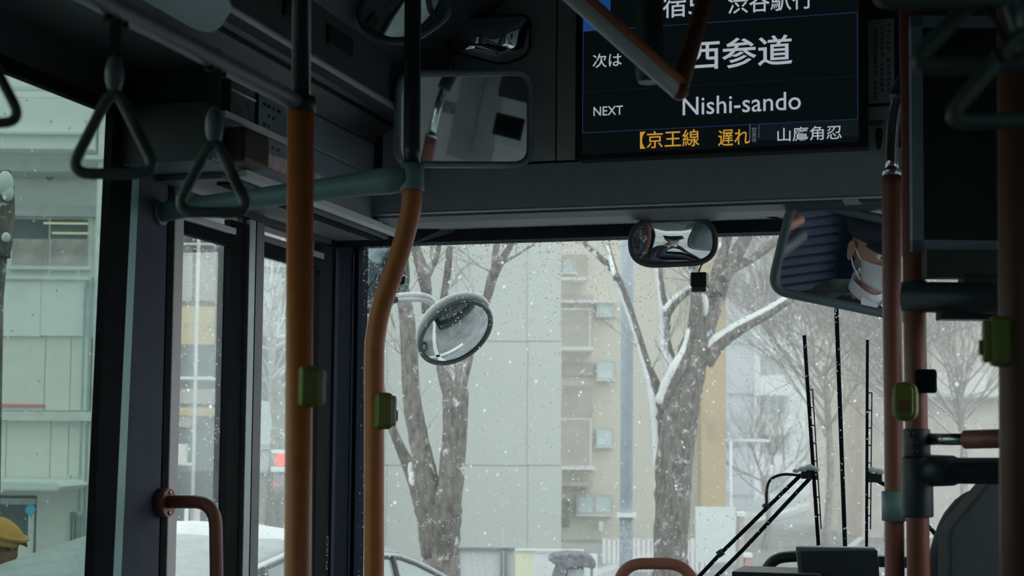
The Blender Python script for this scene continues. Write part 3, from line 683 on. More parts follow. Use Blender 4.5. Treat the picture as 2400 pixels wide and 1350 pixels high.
mb = MB(); mb.prism([p+Vector((0, -.045, 0)) for p in P], (0, .002, 0)); mb.build('label_sheet', M_white, lb)
# advert strip on the box over the door
XA = XB+.004
ad = empty('advert_poster', Xp(600, 300, XA), 'advert frame with a dark picture and a bright line, over the folding door', 'poster')
yA, yB_ = Xp(533, 200, XA).y, Xp(594, 200, XA).y
za, zc_ = Xp(560, 215, XA).z+.028, Xp(560, 262, XA).z-.012
mb = MB(); mb.box(XA, XA+.006, yA, yB_, zc_, za); mb.build('picture', mat('advert_picture', (.075, .085, .085), .35, var=.35, scale=30), ad)
mb = MB(); zz = Xp(565, 224, XA).z; mb.tube([(XA+.008, yA+.004, zz), (XA+.008, yB_-.004, zz)], .0028, 8); mb.build('bright_line', M_white, ad)
for a, b in ((yA-.03, yA), (yB_, yB_+.012)): mb = MB(); mb.box(XA, XA+.009, a, b, zc_-.005, za); mb.build('frame_edge', M_rubber, ad)
mb = MB(); mb.box(XA, XA+.012, yA-.03, Xp(672, 300, XA).y, zc_-.018, zc_-.004); mb.build('frame_rail', M_lilac, ad)
ad2 = empty('notice_poster', Xp(640, 310, XA), 'pale blue notice panel with rows of small print over the folding door', 'poster')
yA2, yC = Xp(600, 250, XA).y, Xp(668, 290, XA).y
mb = MB(); mb.box(XA, XA+.004, yA2, yC, zc_-.02, za-.006); mb.build('sheet', mat('notice_blue', (.13, .17, .20), .5), ad2)
mb = MB()
for r_ in range(6):
    y = yA2+.03
    while y < yC-.03:
        if rnd() < .7:
            z = za-.03-r_*.024; mb.box(XA+.004, XA+.0048, y, y+.008+.012*rnd(), z-.004, z+.004)
        y += .026
mb.build('small_print', mat('notice_ink', (0, 0, 0)), ad2, kind='stuff')
mb = MB(); mb.tube([Xp(530, 157, XA+.01), Xp(668, 229, XA+.01)], .004, 8); ob = mb.build('advert_rail', M_lilac, None, 'thin pale rail along the top of the advert strip', 'rail')
# oddments on the box over the door
pr = [Xp(x, y, XB+.012) for x, y in ((598, 380), (606, 366), (626, 358), (690, 380), (760, 414), (760, 430), (690, 416))]
mb = MB(); mb.prism(pr, (-.01, 0, 0)); mb.build('paper_notice', mat('pink_paper', (.50, .38, .38), .8, var=.35, scale=40), None, 'crumpled pink and white paper notice stuck over the folding door', 'notice')
c = Xp(583, 345, XB+.03); mb = MB(); mb.box(XB, XB+.055, c.y-.07, c.y+.06, c.z-.045, c.z+.035)
mb.build('brown_box', mat('dark_brown_box', (.035, .018, .014), .6), None, 'small dark brown box on the panel over the folding door', 'box', bevel=.008)

# mirrors
H = Vector((.175, 3.50, 2.035))                                     # the driver's head
cM3 = Yp(1090, 280, 3.84)
p3c = Dp(2091, 404, 3.35); _d = ray(1012, 318); _r = nv(p3c-cM3)
for _ in range(6): n3 = nv(_r-_d); _r = nv(p3c-plane_pt(1012, 318, cM3, n3))
def in_m3(px, py, X): d = ray(px, py); q = plane_pt(px, py, cM3, n3); r = d-2*d.dot(n3)*n3; return q+r*((X-q.x)/r.x)
m3 = mirror('inside_mirror', cM3, n3, rpoly([(932, 173), (1243, 168), (1243, 387), (930, 385)], 42), .010, .0, 'large square inside mirror with rounded corners, left of the display screen', 'mirror', M_mirdim, mat('rim_pale_grey', (.17, .24, .27), .35))
mb = MB(); mb.tube([cM3+FH*.02, cM3+Vector((.05, YP-3.86, .03))], .012, 10); mb.build('mirror_arm', M_black, m3)
c1 = Yp(950, 20, 3.40)
n1 = aim(885, 40, c1, (-1.86, 1.75, 2.15))
ol = [tuple(p[:2]) for p in curve([Vector((*p, 0)) for p in ((843, 28), (855, 62), (905, 93), (960, 92), (1010, 66), (1048, 28), (1025, -25), (950, -50), (875, -30), (843, 28))], 5)][:-1]
mirror('inside_mirror', c1, n1, ol, .010, .004, 'rounded convex mirror at the top edge of the frame behind the bent pole', 'mirror', M_mir)
c2_ = Yp(1147, 92, 3.98); n2 = aim(1147, 92, c2_, (.1, 1.0, 1.7))
mirror('inside_mirror', c2_, n2, rpoly([(1052, 42), (1243, 36), (1241, 128), (1180, 152), (1050, 118)], 24), .004, .05, 'dark convex mirror above the square inside mirror', 'mirror', M_mirdim, M_black)
c4 = Yp(1577, 567, 4.28); n4 = aim(1577, 560, c4, H+Vector((0, .05, -.06)))
m4 = mirror('rear_view_mirror', c4, n4, rpoly([(1477, 519), (1674, 509), (1679, 615), (1480, 624)], 62, 8), .0085, .009, 'small oval mirror hanging at the top middle of the windscreen', 'mirror', M_mir, mat('rim_slate', (.07, .09, .105), .4), .03)
mb = MB(); q = Yp(1564, 520, 4.30); t_ = Yp(1564, 482, YP+.02); mb.tube([q, t_], .005, 8); mb.box(t_.x-.03, t_.x+.03, t_.y-.012, t_.y+.01, t_.z-.006, t_.z+.008); mb.build('mirror_arm', M_steel, m4)
bx = empty('dash_camera', Yp(1639, 685, 4.36), 'small black box hanging on a cord below the oval mirror', 'camera')
a, b = Yp(1621, 640, 4.36), Yp(1658, 672, 4.36)
mb = MB(); mb.box(a.x, b.x, 4.34, 4.39, b.z, a.z); mb.build('body', M_black, bx, bevel=.003)
mb = MB(); mb.box(a.x+.002, b.x-.001, 4.342, 4.385, b.z-.016, b.z); mb.build('lower_lens', mat('lens_grey', (.07, .09, .09), .3), bx, bevel=.003)
mb = MB(); mb.tube(curve([Yp(1637, 642, 4.36), Yp(1642, 625, 4.37), Yp(1652, 608, 4.38), Yp(1655, 560, 4.40), Yp(1655, 510, 4.42)], 4), .0022, 6); mb.build('cord', M_black, bx)
mb = MB(); mb.tube(curve([Yp(1602, 501, 4.24), Yp(1650, 503, 4.24), Yp(1690, 496, 4.24), Yp(1760, 500, 4.25), Yp(1830, 514, 4.26)], 6), .0035, 6)
mb.build('black_cable', M_black, None, 'loose black cable along the header between the oval mirror and the driver mirror', 'cable')
c5 = Yp(2040, 590, 4.20); n5 = aim(2055, 545, c5, H+Vector((-.03, .02, .01)))
m5 = mirror('driver_mirror', c5, n5, rpoly([(1858, 466), (2150, 532), (2150, 752), (1806, 680)], [48, 30, 30, 44], 8), .0125, .0, 'large driver mirror with a grey blue rim, showing the masked driver', 'mirror', M_mir, mat('rim_blue_grey', (.12, .165, .185), .4), .03)
mb = MB(); p = Yp(1930, 490, 4.22); mb.tube([p+Vector((0, .02, 0)), Yp(1905, 470, YP-.0), ], .008, 8); mb.build('mirror_arm', M_black, m5)
# dark blind added to darken the driver mirror, overhead cabinet seen in the mirrors
bl = MB(); bl.box(XR-.045, XR-.02, 2.0, 2.92, 1.0, 2.29)
bl = bl.build('window_blind', mat('navy_blind', (.012, .022, .05), .5), None, 'dark navy blind added out of view to darken the driver mirror', 'blind')
ct = MB(); ct.box(.13, XR-.07, 2.795, 2.815, 1.15, 2.36)
ct = ct.build('pleated_curtain', mat('navy_blind', (0, 0, 0)), None, 'navy pleated curtain hanging behind the driver, reflected in the driver mirror', 'curtain')
for i in range(30):
    z = 1.17+i*.039; mb = MB(); mb.prism([(.13, 2.815, z), (.13, 2.829, z+.012), (.13, 2.815, z+.03)], (XR-.20, 0, 0)); mb.build('pleat', mat('pleat_edge', (.012, .027, .064), .5), ct)
XC = XR-.11
lk = MB(); lk.box(XC, XR-.002, 2.9, 3.98, 2.30, 2.98); lk = lk.build('overhead_cabinet', mat('cabinet_grey', (.62, .68, .72), .5), None, 'pale grey overhead cabinet above the driver window', 'cabinet')
def cab(nm, m, x0, y0, x1, y1, t):
    a, b = in_m3(x0, y0, XC), in_m3(x1, y1, XC); mb = MB(); mb.box(XC-t, XC, a.y, b.y, max(2.3, b.z), min(2.98, a.z)); return mb.build(nm, m, lk, bevel=.002)
cab('filler_panel', mat('cabinet_brown_grey', (.36, .36, .34), .6), 1090, 150, 1148, 390, .006)
cab('door_panel', mat('cabinet_door', (.50, .54, .54), .5), 1152, 150, 1300, 372, .012)
cab('door_edge', M_alu, 1148, 150, 1152, 372, .014)
cab('vent_panel', M_rubber, 1166, 262, 1222, 330, .016)
cab('notice_sheet', mat('cabinet_notice', (.22, .23, .28), .6, var=.4, scale=60), 1030, 232, 1076, 272, .003)
a = in_m3(1210, 205, XC); mb = MB(); mb.box(XC-.06, XC-.01, a.y-.05, a.y+.07, a.z-.04, a.z+.09); mb.build('camera_unit', M_black, lk, bevel=.008)

# ================================================================== PEOPLE
M_skin = mat('skin', (.36, .20, .14), .55, var=.08, scale=30); M_hair = mat('dark_hair', (.014, .012, .011), .6, var=.3, scale=80)
def head_mesh(mb, c, fwd, up=UP, s=1.0):
    f = nv(fwd); r_ = nv(f.cross(up)); u = nv(r_.cross(f)); c = Vector(c); base = len(mb.v)
    mb.ball((0, 0, 0), 1, 1, 1, 28, 22)
    for i in range(base, len(mb.v)):
        x, y, z = mb.v[i]; X, Y, Z = x*.076, y*.096, z*.118
        if z < -.1: t = min(1, (-z-.1)/.9); X *= 1-.30*t; Y = Y*(1-.16*t)+.012*t
        if y > .5: X *= 1-.08*(y-.5)
        g = lambda cx, cz, w: math.exp(-((x-cx)**2+(z-cz)**2)/w)
        if y > 0:
            Y += .024*math.exp(-(x*x)/.018-((z+.14)**2)/.035)              # nose
            Y -= .010*(g(.36, .06, .03)+g(-.36, .06, .03))                   # eye sockets
            Y += .005*math.exp(-((z-.24)**2)/.01-(x*x)/.25)                 # brow
            Y += .006*math.exp(-((z+.50)**2)/.008-(x*x)/.06)                # lips
            Y += .008*math.exp(-((z+.82)**2)/.02-(x*x)/.08)                 # chin
        mb.v[i] = c+(r_*X+f*Y+u*Z)*s
    for sx in (-1, 1):
        k = len(mb.v); mb.ball((0, 0, 0), 1, 1, 1, 14, 10)
        for i in range(k, len(mb.v)):
            x, y, z = mb.v[i]; w = .7+.3*z
            d = -.006*(1-min(1, (y*y+z*z)*1.6)) if sx*x > 0 else 0
            mb.v[i] = c+(r_*(sx*(.088+.005*y*-1)+x*.006+sx*d)+f*(-.008+y*.020*w+ .006*z)+u*(-.004+z*.038))*s
    return r_, f, u
def skin_mesh(verts, edges, rad, root=0, sub=2):
    me = bpy.data.meshes.new('s'); me.from_pydata(verts, edges, []); o = bpy.data.objects.new('s', me); COL.objects.link(o)
    md = o.modifiers.new('skin', 'SKIN'); md.use_smooth_shade = True
    lay = me.skin_vertices[0] if me.skin_vertices else None
    if lay is None:
        bpy.context.view_layer.objects.active = o
        bm = bmesh.new(); bm.from_mesh(me); bm.verts.layers.skin.verify(); bm.to_mesh(me); bm.free(); lay = me.skin_vertices[0]
    for i, r_ in enumerate(rad): lay.data[i].radius = (r_, r_) if isinstance(r_, float) else r_; lay.data[i].use_root = i == root
    sb = o.modifiers.new('sub', 'SUBSURF'); sb.levels = sub; sb.render_levels = sub
    dg = bpy.context.evaluated_depsgraph_get(); dg.update()
    m2 = bpy.data.meshes.new_from_object(o.evaluated_get(dg)); vs = [v.co.copy() for v in m2.vertices]; fs = [tuple(p.vertices) for p in m2.polygons]
    bpy.data.objects.remove(o); bpy.data.meshes.remove(m2)
    return vs, fs
def hand(V, E_, Rr, wrist_i, d, nrm, side, curl):
    """palm and five fingers grown from the wrist vertex; d along the hand, nrm out of the palm's back, side to the thumb"""
    d, nrm, side = nv(d), nv(nrm), nv(side); w = Vector(V[wrist_i])
    def add(p, r_, j): V.append(tuple(p)); Rr.append(r_); E_.append((j, len(V)-1)); return len(V)-1
    palm = add(w+d*.045, (.030, .016), wrist_i)
    for k, (off_, L, r_) in enumerate(((.028, .070, .0085), (.010, .078, .009), (-.010, .072, .0085), (-.028, .056, .0078))):
        j = add(w+d*.085+side*off_, r_*1.15, palm); a = 0; p = Vector(V[j])
        for q in range(3):
            a += curl*(.6+.25*q); dd = d*math.cos(a)-nrm*math.sin(a); p = p+dd*L/3; j = add(p, r_*(1-.12*q), j)
    j = add(w+d*.03+side*.034, .011, palm); p = Vector(V[j])
    for q in range(2): p = p+(d*.6+side*.55-nrm*.5*curl).normalized()*.030; j = add(p, .0095-.001*q, j)
def person(name, label, J, fwd, head_c, mats, skin_pred, hands, child=None):
    """J: list of (name, pos, radius, parent)"""
    V = []; E_ = []; Rr = []; idx = {}
    for nm, p, r_, par in J:
        idx[nm] = len(V); V.append(tuple(p)); Rr.append(r_)
        if par: E_.append((idx[par], idx[nm]))
    for (w, d, nrm, side, curl) in hands: hand(V, E_, Rr, idx[w], d, nrm, side, curl)
    vs, fs = skin_mesh(V, E_, Rr)
    mb = MB()
    mb.add(vs, fs, True)
    for i, f in enumerate(fs):
        c = sum((vs[k] for k in f), Vector())/len(f); mb.m[i] = skin_pred(c)
    k = len(mb.f); ax = head_mesh(mb, head_c, fwd)
    for i in range(k, len(mb.f)): mb.m[i] = 1
    root = mb.build(name, mats, None, label, 'person')
    return root, ax
# ---- the driver
cl_navy = mat('navy_uniform', (.020, .026, .042), .8, var=.1, scale=60, bump=.05)
hx, hy, hz = H
pel = Vector((hx+.01, hy-.03, 1.36))
ch = Vector((hx, hy-.04, 1.66)); nk = Vector((hx, hy-.015, 1.86)); 
swc = Vector((hx+.01, 4.02, 1.46))                                  # steering wheel centre
wl_, wr_ = swc+Vector((-.19, -.09, .04)), swc+Vector((.19, -.09, .04))
J = [('pelvis', pel, (.15, .12), None), ('waist', (hx, hy-.05, 1.50), (.145, .11), 'pelvis'), ('chest', ch, (.165, .115), 'waist'), ('upper', (hx, hy-.04, 1.78), (.13, .085), 'chest'),
     ('neck', nk, (.055, .055), 'upper'), ('nape', (hx, hy+.0, 1.93), (.054, .054), 'neck'),
     ('shl', (hx-.185, hy-.04, 1.765), .062, 'upper'), ('ell', (hx-.25, hy+.15, 1.52), .047, 'shl'), ('wrl', wl_, .030, 'ell'),
     ('shr', (hx+.185, hy-.04, 1.765), .062, 'upper'), ('elr', (hx+.25, hy+.15, 1.52), .047, 'shr'), ('wrr', wr_, .030, 'elr'),
     ('hpl', (hx-.10, hy+.02, 1.34), .09, 'pelvis'), ('knl', (hx-.14, hy+.42, 1.36), .062, 'hpl'), ('anl', (hx-.14, hy+.54, .98), .042, 'knl'), ('tol', (hx-.14, hy+.68, .94), .035, 'anl'),
     ('hpr', (hx+.11, hy+.02, 1.34), .09, 'pelvis'), ('knr', (hx+.13, hy+.42, 1.36), .062, 'hpr'), ('anr', (hx+.13, hy+.54, .98), .042, 'knr'), ('tor', (hx+.13, hy+.68, .94), .035, 'anr')]
def sp(c):
    if c.z > 1.855 and abs(c.x-hx) < .09: return 1
    if c.y > 3.895 and c.z > 1.38 and abs(c.x-hx) > .12: return 1
    if c.y > 3.9 and c.z < 1.06: return 2
    return 0
root, (rr, ff, uu) = person('person', 'bus driver in a dark navy uniform, cap and white face mask, seated at the wheel',
    J, (0, 1, 0), H, [cl_navy, M_skin, M_black], sp,
    [('wrl', (.15, .85, .35), (-.5, -.3, .8), (.8, 0, .4), .75), ('wrr', (-.15, .85, .35), (.5, -.3, .8), (-.8, 0, .4), .75)])
mb = MB(); mb.ball((0, 0, 0), 1, 1, 1, 24, 18)                      # hair: a shell over the back and sides of the skull
keep = []
for i, v in enumerate(mb.v): mb.v[i] = H+Vector((v.x*.083, v.y*.101-.006, v.z*.124+.004))
mb.f = [f for f in mb.f if all((mb.v[k].z-H.z) > (.045 if (mb.v[k].y-H.y) > .0 else (-.055 if (mb.v[k].y-H.y) < -.04 else .040)) for k in f)]
mb.m = [0]*len(mb.f); mb.sm = [True]*len(mb.f); mb.build('hair', M_hair, root)
mb = MB(); ring = []
mb.ball(H+Vector((0, -.008, .085)), .103, .118, .052, 26, 10); mb.tube([H+Vector((0, -.005, .058)), H+Vector((0, -.005, .088))], .0995, 26)
pk = [H+Vector((math.sin(a)*.088, .055+math.cos(a)*.095, .060-.018*math.cos(a))) for a in [math.radians(d) for d in range(-75, 76, 10)]]
mb.prism(pk, (0, 0, .006)); cap_ = mb.build('cap', mat('navy_cap', (.012, .015, .028), .8), root)
mk = MB(); rows = []                                                # face mask
for j in range(9):
    t = j/8; z = -.012-.098*t
    row = []
    for i in range(13):
        a = math.radians(-72+12*i); w = .073*(1-.16*t); d = (.101-.008*t)
        row.append(H+Vector((math.sin(a)*w, math.cos(a)*d+.014*math.exp(-(a*a)/.10)*(1-t*.6)+.002, z-.012*(1-abs(math.sin(a)))*t+.012*(abs(math.sin(a)))*(t-.2)*1.3)))
    rows.append(row)
vs = [p for r_ in rows for p in r_]; mk.add(vs, [(j*13+i, j*13+i+1, (j+1)*13+i+1, (j+1)*13+i) for j in range(8) for i in range(12)], True)
mk = mk.build('face_mask', mat('mask_white', (.62, .63, .68), .8), root)
sd = mk.modifiers.new('t', 'SOLIDIFY'); sd.thickness = .002
for sx in (-1, 1):
    mb = MB(); mb.tube([H+Vector((sx*.069, .032, -.02)), H+Vector((sx*.080, .0, .012)), H+Vector((sx*.083, -.014, .02))], .0022, 6)
    mb.tube([H+Vector((sx*.062, .030, -.095)), H+Vector((sx*.078, .0, -.055)), H+Vector((sx*.083, -.014, -.02))], .0022, 6); mb.build('ear_loop', M_white, root)
    mb = MB(); mb.ball(H+Vector((sx*.029, .079, .012)), .0125); mb.build('eye', M_butw, root)
    mb = MB(); mb.ball(H+Vector((sx*.029, .0885, .012)), .0055); mb.build('pupil', M_black, root)
    mb = MB(); mb.tube([H+Vector((sx*.012, .098, .032)), H+Vector((sx*.030, .096, .037)), H+Vector((sx*.047, .084, .031))], .0028, 6); mb.build('eyebrow', M_hair, root)
mb = MB(); ring = [nk+Vector((math.sin(a)*.066, math.cos(a)*.070, .012-.030*max(0, math.cos(a))**2)) for a in [math.radians(d) for d in range(0, 361, 15)]]
ring2 = [p+Vector(((p.x-nk.x)*-.12, (p.y-nk.y)*-.12, .040)) for p in ring]; n_ = len(ring)
mb.add(ring+ring2, [(i, i+1, n_+i+1, n_+i) for i in range(n_-1)], True)
mb.prism([nk+Vector(p) for p in ((.004, .085, -.005), (.055, .058, .022), (.062, .092, -.075))], (0, -.004, 0)); mb.prism([nk+Vector(p) for p in ((-.004, .085, -.005), (-.055, .058, .022), (-.062, .092, -.075))], (0, -.004, 0))
mb.build('shirt_collar', mat('shirt_white', (.6, .6, .66), .8), root)
# steering wheel, driver seat, dashboard
sw = empty('steering_wheel', swc-Vector((0, 0, .1)), 'black steering wheel held by the driver', 'steering wheel')
nrm = nv((0, -.55, .83)); ax1 = Vector((1, 0, 0)); ax2 = nrm.cross(ax1)
mb = MB(); mb.tube([swc+(ax1*math.cos(a)+ax2*math.sin(a))*.215 for a in [math.radians(d) for d in range(0, 375, 12)]], .014, 10, cap=False); mb.build('rim', M_black, sw)
for a in (90, 210, 330):
    d = ax1*math.cos(math.radians(a))+ax2*math.sin(math.radians(a)); mb = MB(); mb.tube([swc-nrm*.03, swc+d*.21], .011, 8); mb.build('spoke', M_black, sw)
mb = MB(); mb.tube([swc-nrm*.05, swc-nrm*.01], [.06, .05], 16); mb.build('hub', M_black, sw)
mb = MB(); mb.tube([swc-nrm*.05, swc-nrm*.45], .03, 12); mb.build('column', M_black, sw)
ds = empty('driver_chair', (hx+.01, hy-.1, ZF), 'dark grey driver seat with a tall sloping backrest, lower right', 'seat')
q = [Dp(x, y, 3.30) for x, y in ((2196, 1500), (2196, 1238), (2290, 1126), (2345, 1098), (2560, 1098), (2560, 1500))]
q2 = rpoly([(p.dot(RH), p.z) for p in q], [.01, .015, .02, .02, .06, .01], 5); kd = q[0].dot(FH)
mb = MB(); mb.prism([RH*x+FH*kd+UP*z for x, z in q2], FH*-.09); mb.build('backrest', mat('seat_charcoal', (.036, .046, .050), .8, scale=50), ds, bevel=.012)
mb = MB(); mb.prism([Vector((hx+.01+x, hy+y, 1.14)) for x, y in rpoly([(-.24, -.12), (.24, -.12), (.24, .36), (-.24, .36)], .06, 5)], (0, 0, .11)); mb.build('cushion', mat('seat_charcoal', (0, 0, 0)), ds, bevel=.02)
mb = MB(); mb.tube([(hx+.01, hy+.1, ZF), (hx+.01, hy+.1, 1.14)], [.16, .12], 14); mb.build('pedestal', M_black, ds)
db = MB(); db.prism([(XL+.6, 4.0, 1.16), (XL+.6, 4.43, 1.24), (XL+.6, 4.43, ZF), (XL+.6, 4.1, ZF)], (XR-XL-.6, 0, 0)); db = db.build('dashboard', M_black, None, 'low black dashboard under the windscreen', 'dashboard', bevel=.01)
dm = empty('dash_monitor', Yp(1965, 1400, 4.0), 'black dash monitor with a pale thin edge, standing under the wiper blades', 'screen')
mb = MB(); q = [Yp(x, y, 4.02) for x, y in ((1864, 1281), (2052, 1284), (2072, 1480), (1884, 1480))]; mb.prism(q, (0, .05, 0)); mb.build('housing', mat('monitor_edge', (.10, .12, .13), .4), dm, bevel=.004)
mb = MB(); q = [Yp(x, y, 4.014) for x, y in ((1876, 1292), (2056, 1290), (2070, 1470), (1894, 1470))]; mb.prism(q, (0, .012, 0)); mb.build('panel', mat('dash_panel', (.016, .022, .024), .5), dm)
mb = MB(); mb.box(Yp(1940, 1400, 4.04).x, Yp(1990, 1400, 4.04).x, 4.03, 4.06, 1.17, 1.45); mb.build('stand', M_black, dm)
mb = MB(); a = Yp(1715, 1339, 3.95); b = Yp(1920, 1337, 3.95); mb.box(a.x, b.x, 3.95, 4.15, a.z-.05, a.z); mb.box((a.x+b.x)/2-.05, (a.x+b.x)/2+.05, 4.04, 4.1, 1.17, a.z-.05)
mb.build('ticket_console', mat('dash_panel', (0, 0, 0)), None, 'flat black console top at the bottom edge, left of the dash monitor', 'console', bevel=.003)
mb = MB(); q = curve([Yp(x, y, 4.3) for x, y in ((1792, 1360), (1800, 1330), (1822, 1310), (1860, 1304), (1900, 1304))], 6); mb.tube(q+[Yp(1900, 1420, 4.3)], .016, 10); mb.tube([Yp(1800, 1345, 4.3), Yp(1800, 1500, 4.3)], .016, 8)
mb.build('fan_guard', M_black, None, 'curved black guard behind the dash monitor, low in the windscreen', 'guard')
mb = MB(); a, b = Yp(2058, 1304, 4.1), Yp(2080, 1330, 4.1); mb.box(a.x, b.x+.4, 4.1, 4.16, b.z, a.z); mb.box(b.x+.05, b.x+.09, 4.11, 4.15, 1.17, a.z); mb.build('dash_box', M_black, None, 'low black box on the dashboard right of the dash monitor, behind the poles', 'box')
c0, c1 = Dp(2169, 866, 3.06), Dp(2196, 921, 3.06)
mb = MB(); mb.box(c0.x-.02, c1.x, c0.y-.02, c0.y+.02, c1.z, c0.z); mb.build('card_box', M_navy, None, 'small dark box fixed to the right side of the thick red brown pole', 'box', bevel=.005)
# wipers
YWP = 4.575
def W_(x, y, dy=0): return Yp(x, y, YWP+dy)
def blade(root, x0, y0, x1, y1, w=9):
    mb = MB(); mb.tube([W_(x0, y0), W_(x1, y1)], m_of(w/2, 4.3), 6); mb.build('blade', M_navy, root)
    mb = MB(); mb.tube([W_(x0+11+(x1-x0)*.25, y0+(y1-y0)*.25), W_(x1+9-(x1-x0)*.1, y0+(y1-y0)*.9)], m_of(1.7, 4.3), 6)
    for t in [k/12 for k in range(3, 11)]: mb.tube([W_(x0+(x1-x0)*t, y0+(y1-y0)*t), W_(x0+(x1-x0)*t+11, y0+(y1-y0)*t+2)], m_of(1.8, 4.3), 5)
    mb.build('blade_clip', M_black, root)
wp = empty('wiper', W_(1890, 1120), 'wiper with an upright blade and two slanting arms, left of the divider', 'wiper')
blade(wp, 1885, 786, 1919, 1290, 10)
for pts, nm in (([(1878, 1112), (1796, 1192), (1690, 1296), (1600, 1392)], 'arm'), ([(1903, 1116), (1740, 1290), (1630, 1400)], 'arm')):
    mb = MB(); mb.tube([W_(*p, dy=.02) for p in pts], m_of(5, 4.35), 8); mb.build(nm, M_navy, wp)
mb = MB(); mb.tube(curve([W_(1876, 1114, .02), W_(1835, 1112, .02), W_(1806, 1124, .02), W_(1797, 1150, .02), W_(1797, 1186, .02)], 5), m_of(3.6, 4.35), 8)
mb.build('washer_hose', M_black, wp)
for x, y in ((1792, 1180), (1684, 1290)): mb = MB(); mb.tube([W_(x, y, .02), W_(x+9, y+13, .02)], m_of(9, 4.35), 8); mb.build('hose_clip', M_black, wp)
mb = MB(); mb.obox(W_(1897, 1112, .012), Vector((m_of(20, 4.3), 0, 0)), Vector((0, .012, 0)), Vector((0, 0, m_of(11, 4.3)))); mb.build('pivot', M_black, wp, bevel=.003)
def snowcap(name, pts, rad, label, parent=None, sc=1.0):
    mb = MB()
    for (p, r_) in zip(pts, rad): mb.ball(p, r_, r_*.8, r_*.62*sc, 12, 8)
    return mb.build('snow_cap', M_snow, parent) if parent else mb.build(name, M_snow, None, label, 'snow')
snowcap('', [W_(1866, 1103), W_(1882, 1099), W_(1898, 1095), W_(1912, 1100)], [m_of(9, 4.3), m_of(12, 4.3), m_of(13, 4.3), m_of(10, 4.3)], '', wp)
wp2 = empty('wiper', W_(2045, 1120), 'wiper with an upright blade beside the slim red brown pole, right of the divider', 'wiper')
blade(wp2, 2033, 796, 2031, 1290, 8)
mb = MB(); mb.tube([W_(2040, 1118, .02), W_(2100, 1150, .02), W_(2200, 1260, .02), W_(2300, 1400, .02)], m_of(5, 4.35), 8); mb.build('arm', M_navy, wp2)
mb = MB(); mb.obox(W_(2050, 1118, .012), Vector((m_of(18, 4.3), 0, 0)), Vector((0, .012, 0)), Vector((0, 0, m_of(13, 4.3)))); mb.build('pivot', M_black, wp2, bevel=.003)
snowcap('', [W_(2048, 1102), W_(2062, 1104)], [m_of(14, 4.3), m_of(14, 4.3)], '', wp2)
mb = MB(); q = [W_(1953, 560, -.03), W_(1960, 715, -.03), W_(1981, 1290, -.03), W_(1985, 1420, -.03)]; mb.tube(q, m_of(5.2, 4.3), 8)
mb.build('windscreen_divider', M_navy, ws)
# snow specks and melt drops on the outside of the windscreen
mb = MB()
zt_ = z_f
for i in range(8500):
    x = -1.84+2.15*rnd(); t = rnd()
    z = 1.45+(zt_-1.45)*(1-(1-t)**1) if rnd() < .55 else zt_-.26*rnd()**1.6
    r_ = .0008+.0021*rnd()**2.0
    mb.octa((x, YW+.0065, z), r_)
mb.build('snow_specks', M_flake, None, 'white snow specks and melt drops stuck to the windscreen', 'snow', kind='stuff')
mb = MB()
for i in range(900):
    y = y_df+(y_g2b-y_df)*rnd(); mb.octa((XL-.027, y, 1.2+1.2*rnd()), .0008+.002*rnd()**2)
for i in range(260): mb.octa((XL-.031, 1.9+(y_w1-1.9)*rnd(), 1.15+1.5*rnd()), .001+.0022*rnd()**2)
mb.build('snow_specks', M_flake, None, 'white snow specks on the panes of the folding door and teal window', 'snow', kind='stuff')

# ---- mirrors outside the windscreen
c6 = Yp(1067, 778, 5.0)
n6 = aim(1067, 790, c6, (-1.35, 5.5, .2))
ell = [(1067+92*math.cos(a)*math.cos(-.61)-60*math.sin(a)*math.sin(-.61), 779+92*math.cos(a)*math.sin(-.61)+60*math.sin(a)*math.cos(-.61)) for a in [2*math.pi*k/40 for k in range(40)]]
m6 = mirror('outside_mirror', c6, n6, ell, .0095, .030, 'round convex outside mirror with a cap of snow, left half of the windscreen', 'mirror', M_mir, mat('rim_dark_teal', (.10, .13, .13), .5), .05)
mb = MB(); E6 = [plane_pt(x, y, c6, n6) for x, y in ell]
cc6 = sum(E6, Vector())/len(E6)
top = sorted(range(40), key=lambda k: ell[k][1]+.55*ell[k][0]*1.0)[:19]; top.sort(key=lambda k: (k-20) % 40)
pp = sorted([E6[k] for k in top], key=lambda p: p.x)
mb = MB(); pp2 = [p+UP*.008-n6*.012+(p-cc6).normalized()*.004 for p in pp]; N_ = len(pp2)
mb.tube(pp2, [.004+.013*math.sin(math.pi*(i+.5)/N_)**.6 for i in range(N_)], 12); mb.build('snow_cap', M_snow, m6)
arm = curve([Yp(925, 700, 5.0), Yp(948, 697, 5.0), Yp(985, 697, 5.0), Yp(1010, 706, 5.02), Yp(1022, 728, 5.03), Yp(1026, 765, 5.04)], 6)
mb = MB(); mb.tube([p-UP*.006 for p in arm], .011, 10); mb.build('arm', M_white, m6)
mb = MB(); mb.tube([p+UP*.004+Vector((0, 0, .002)) for p in arm], [.006]+[.0120]*(len(arm)-2)+[.006], 10); mb.build('arm_snow', M_snow, m6)
mb = MB(); mb.tube([Yp(930, 700, 5.0), Yp(880, 730, 4.9), Vector((-2.0, 4.6, Yp(880, 730, 4.9).z))], .012, 10); mb.build('wall_bracket', M_black, m6)
c7 = Yp(893, 640, 5.05)
n7 = aim(880, 640, c7, (-1.99, 2.6, 1.9))
m7 = mirror('outside_mirror', c7, n7, rpoly([(838, 577), (950, 575), (958, 690), (846, 712)], [18, 25, 45, 30], 6), .009, .012, 'dark outside mirror half hidden behind the bent orange pole, snow on its top', 'mirror', M_mirdk, mat('rim_dark_teal', (0, 0, 0)), .05)
snowcap('', [Yp(x, 571, 5.05) for x in range(850, 948, 8)], [.015+.004*math.sin(x*2.1) for x in range(13)], '', m7, .7)
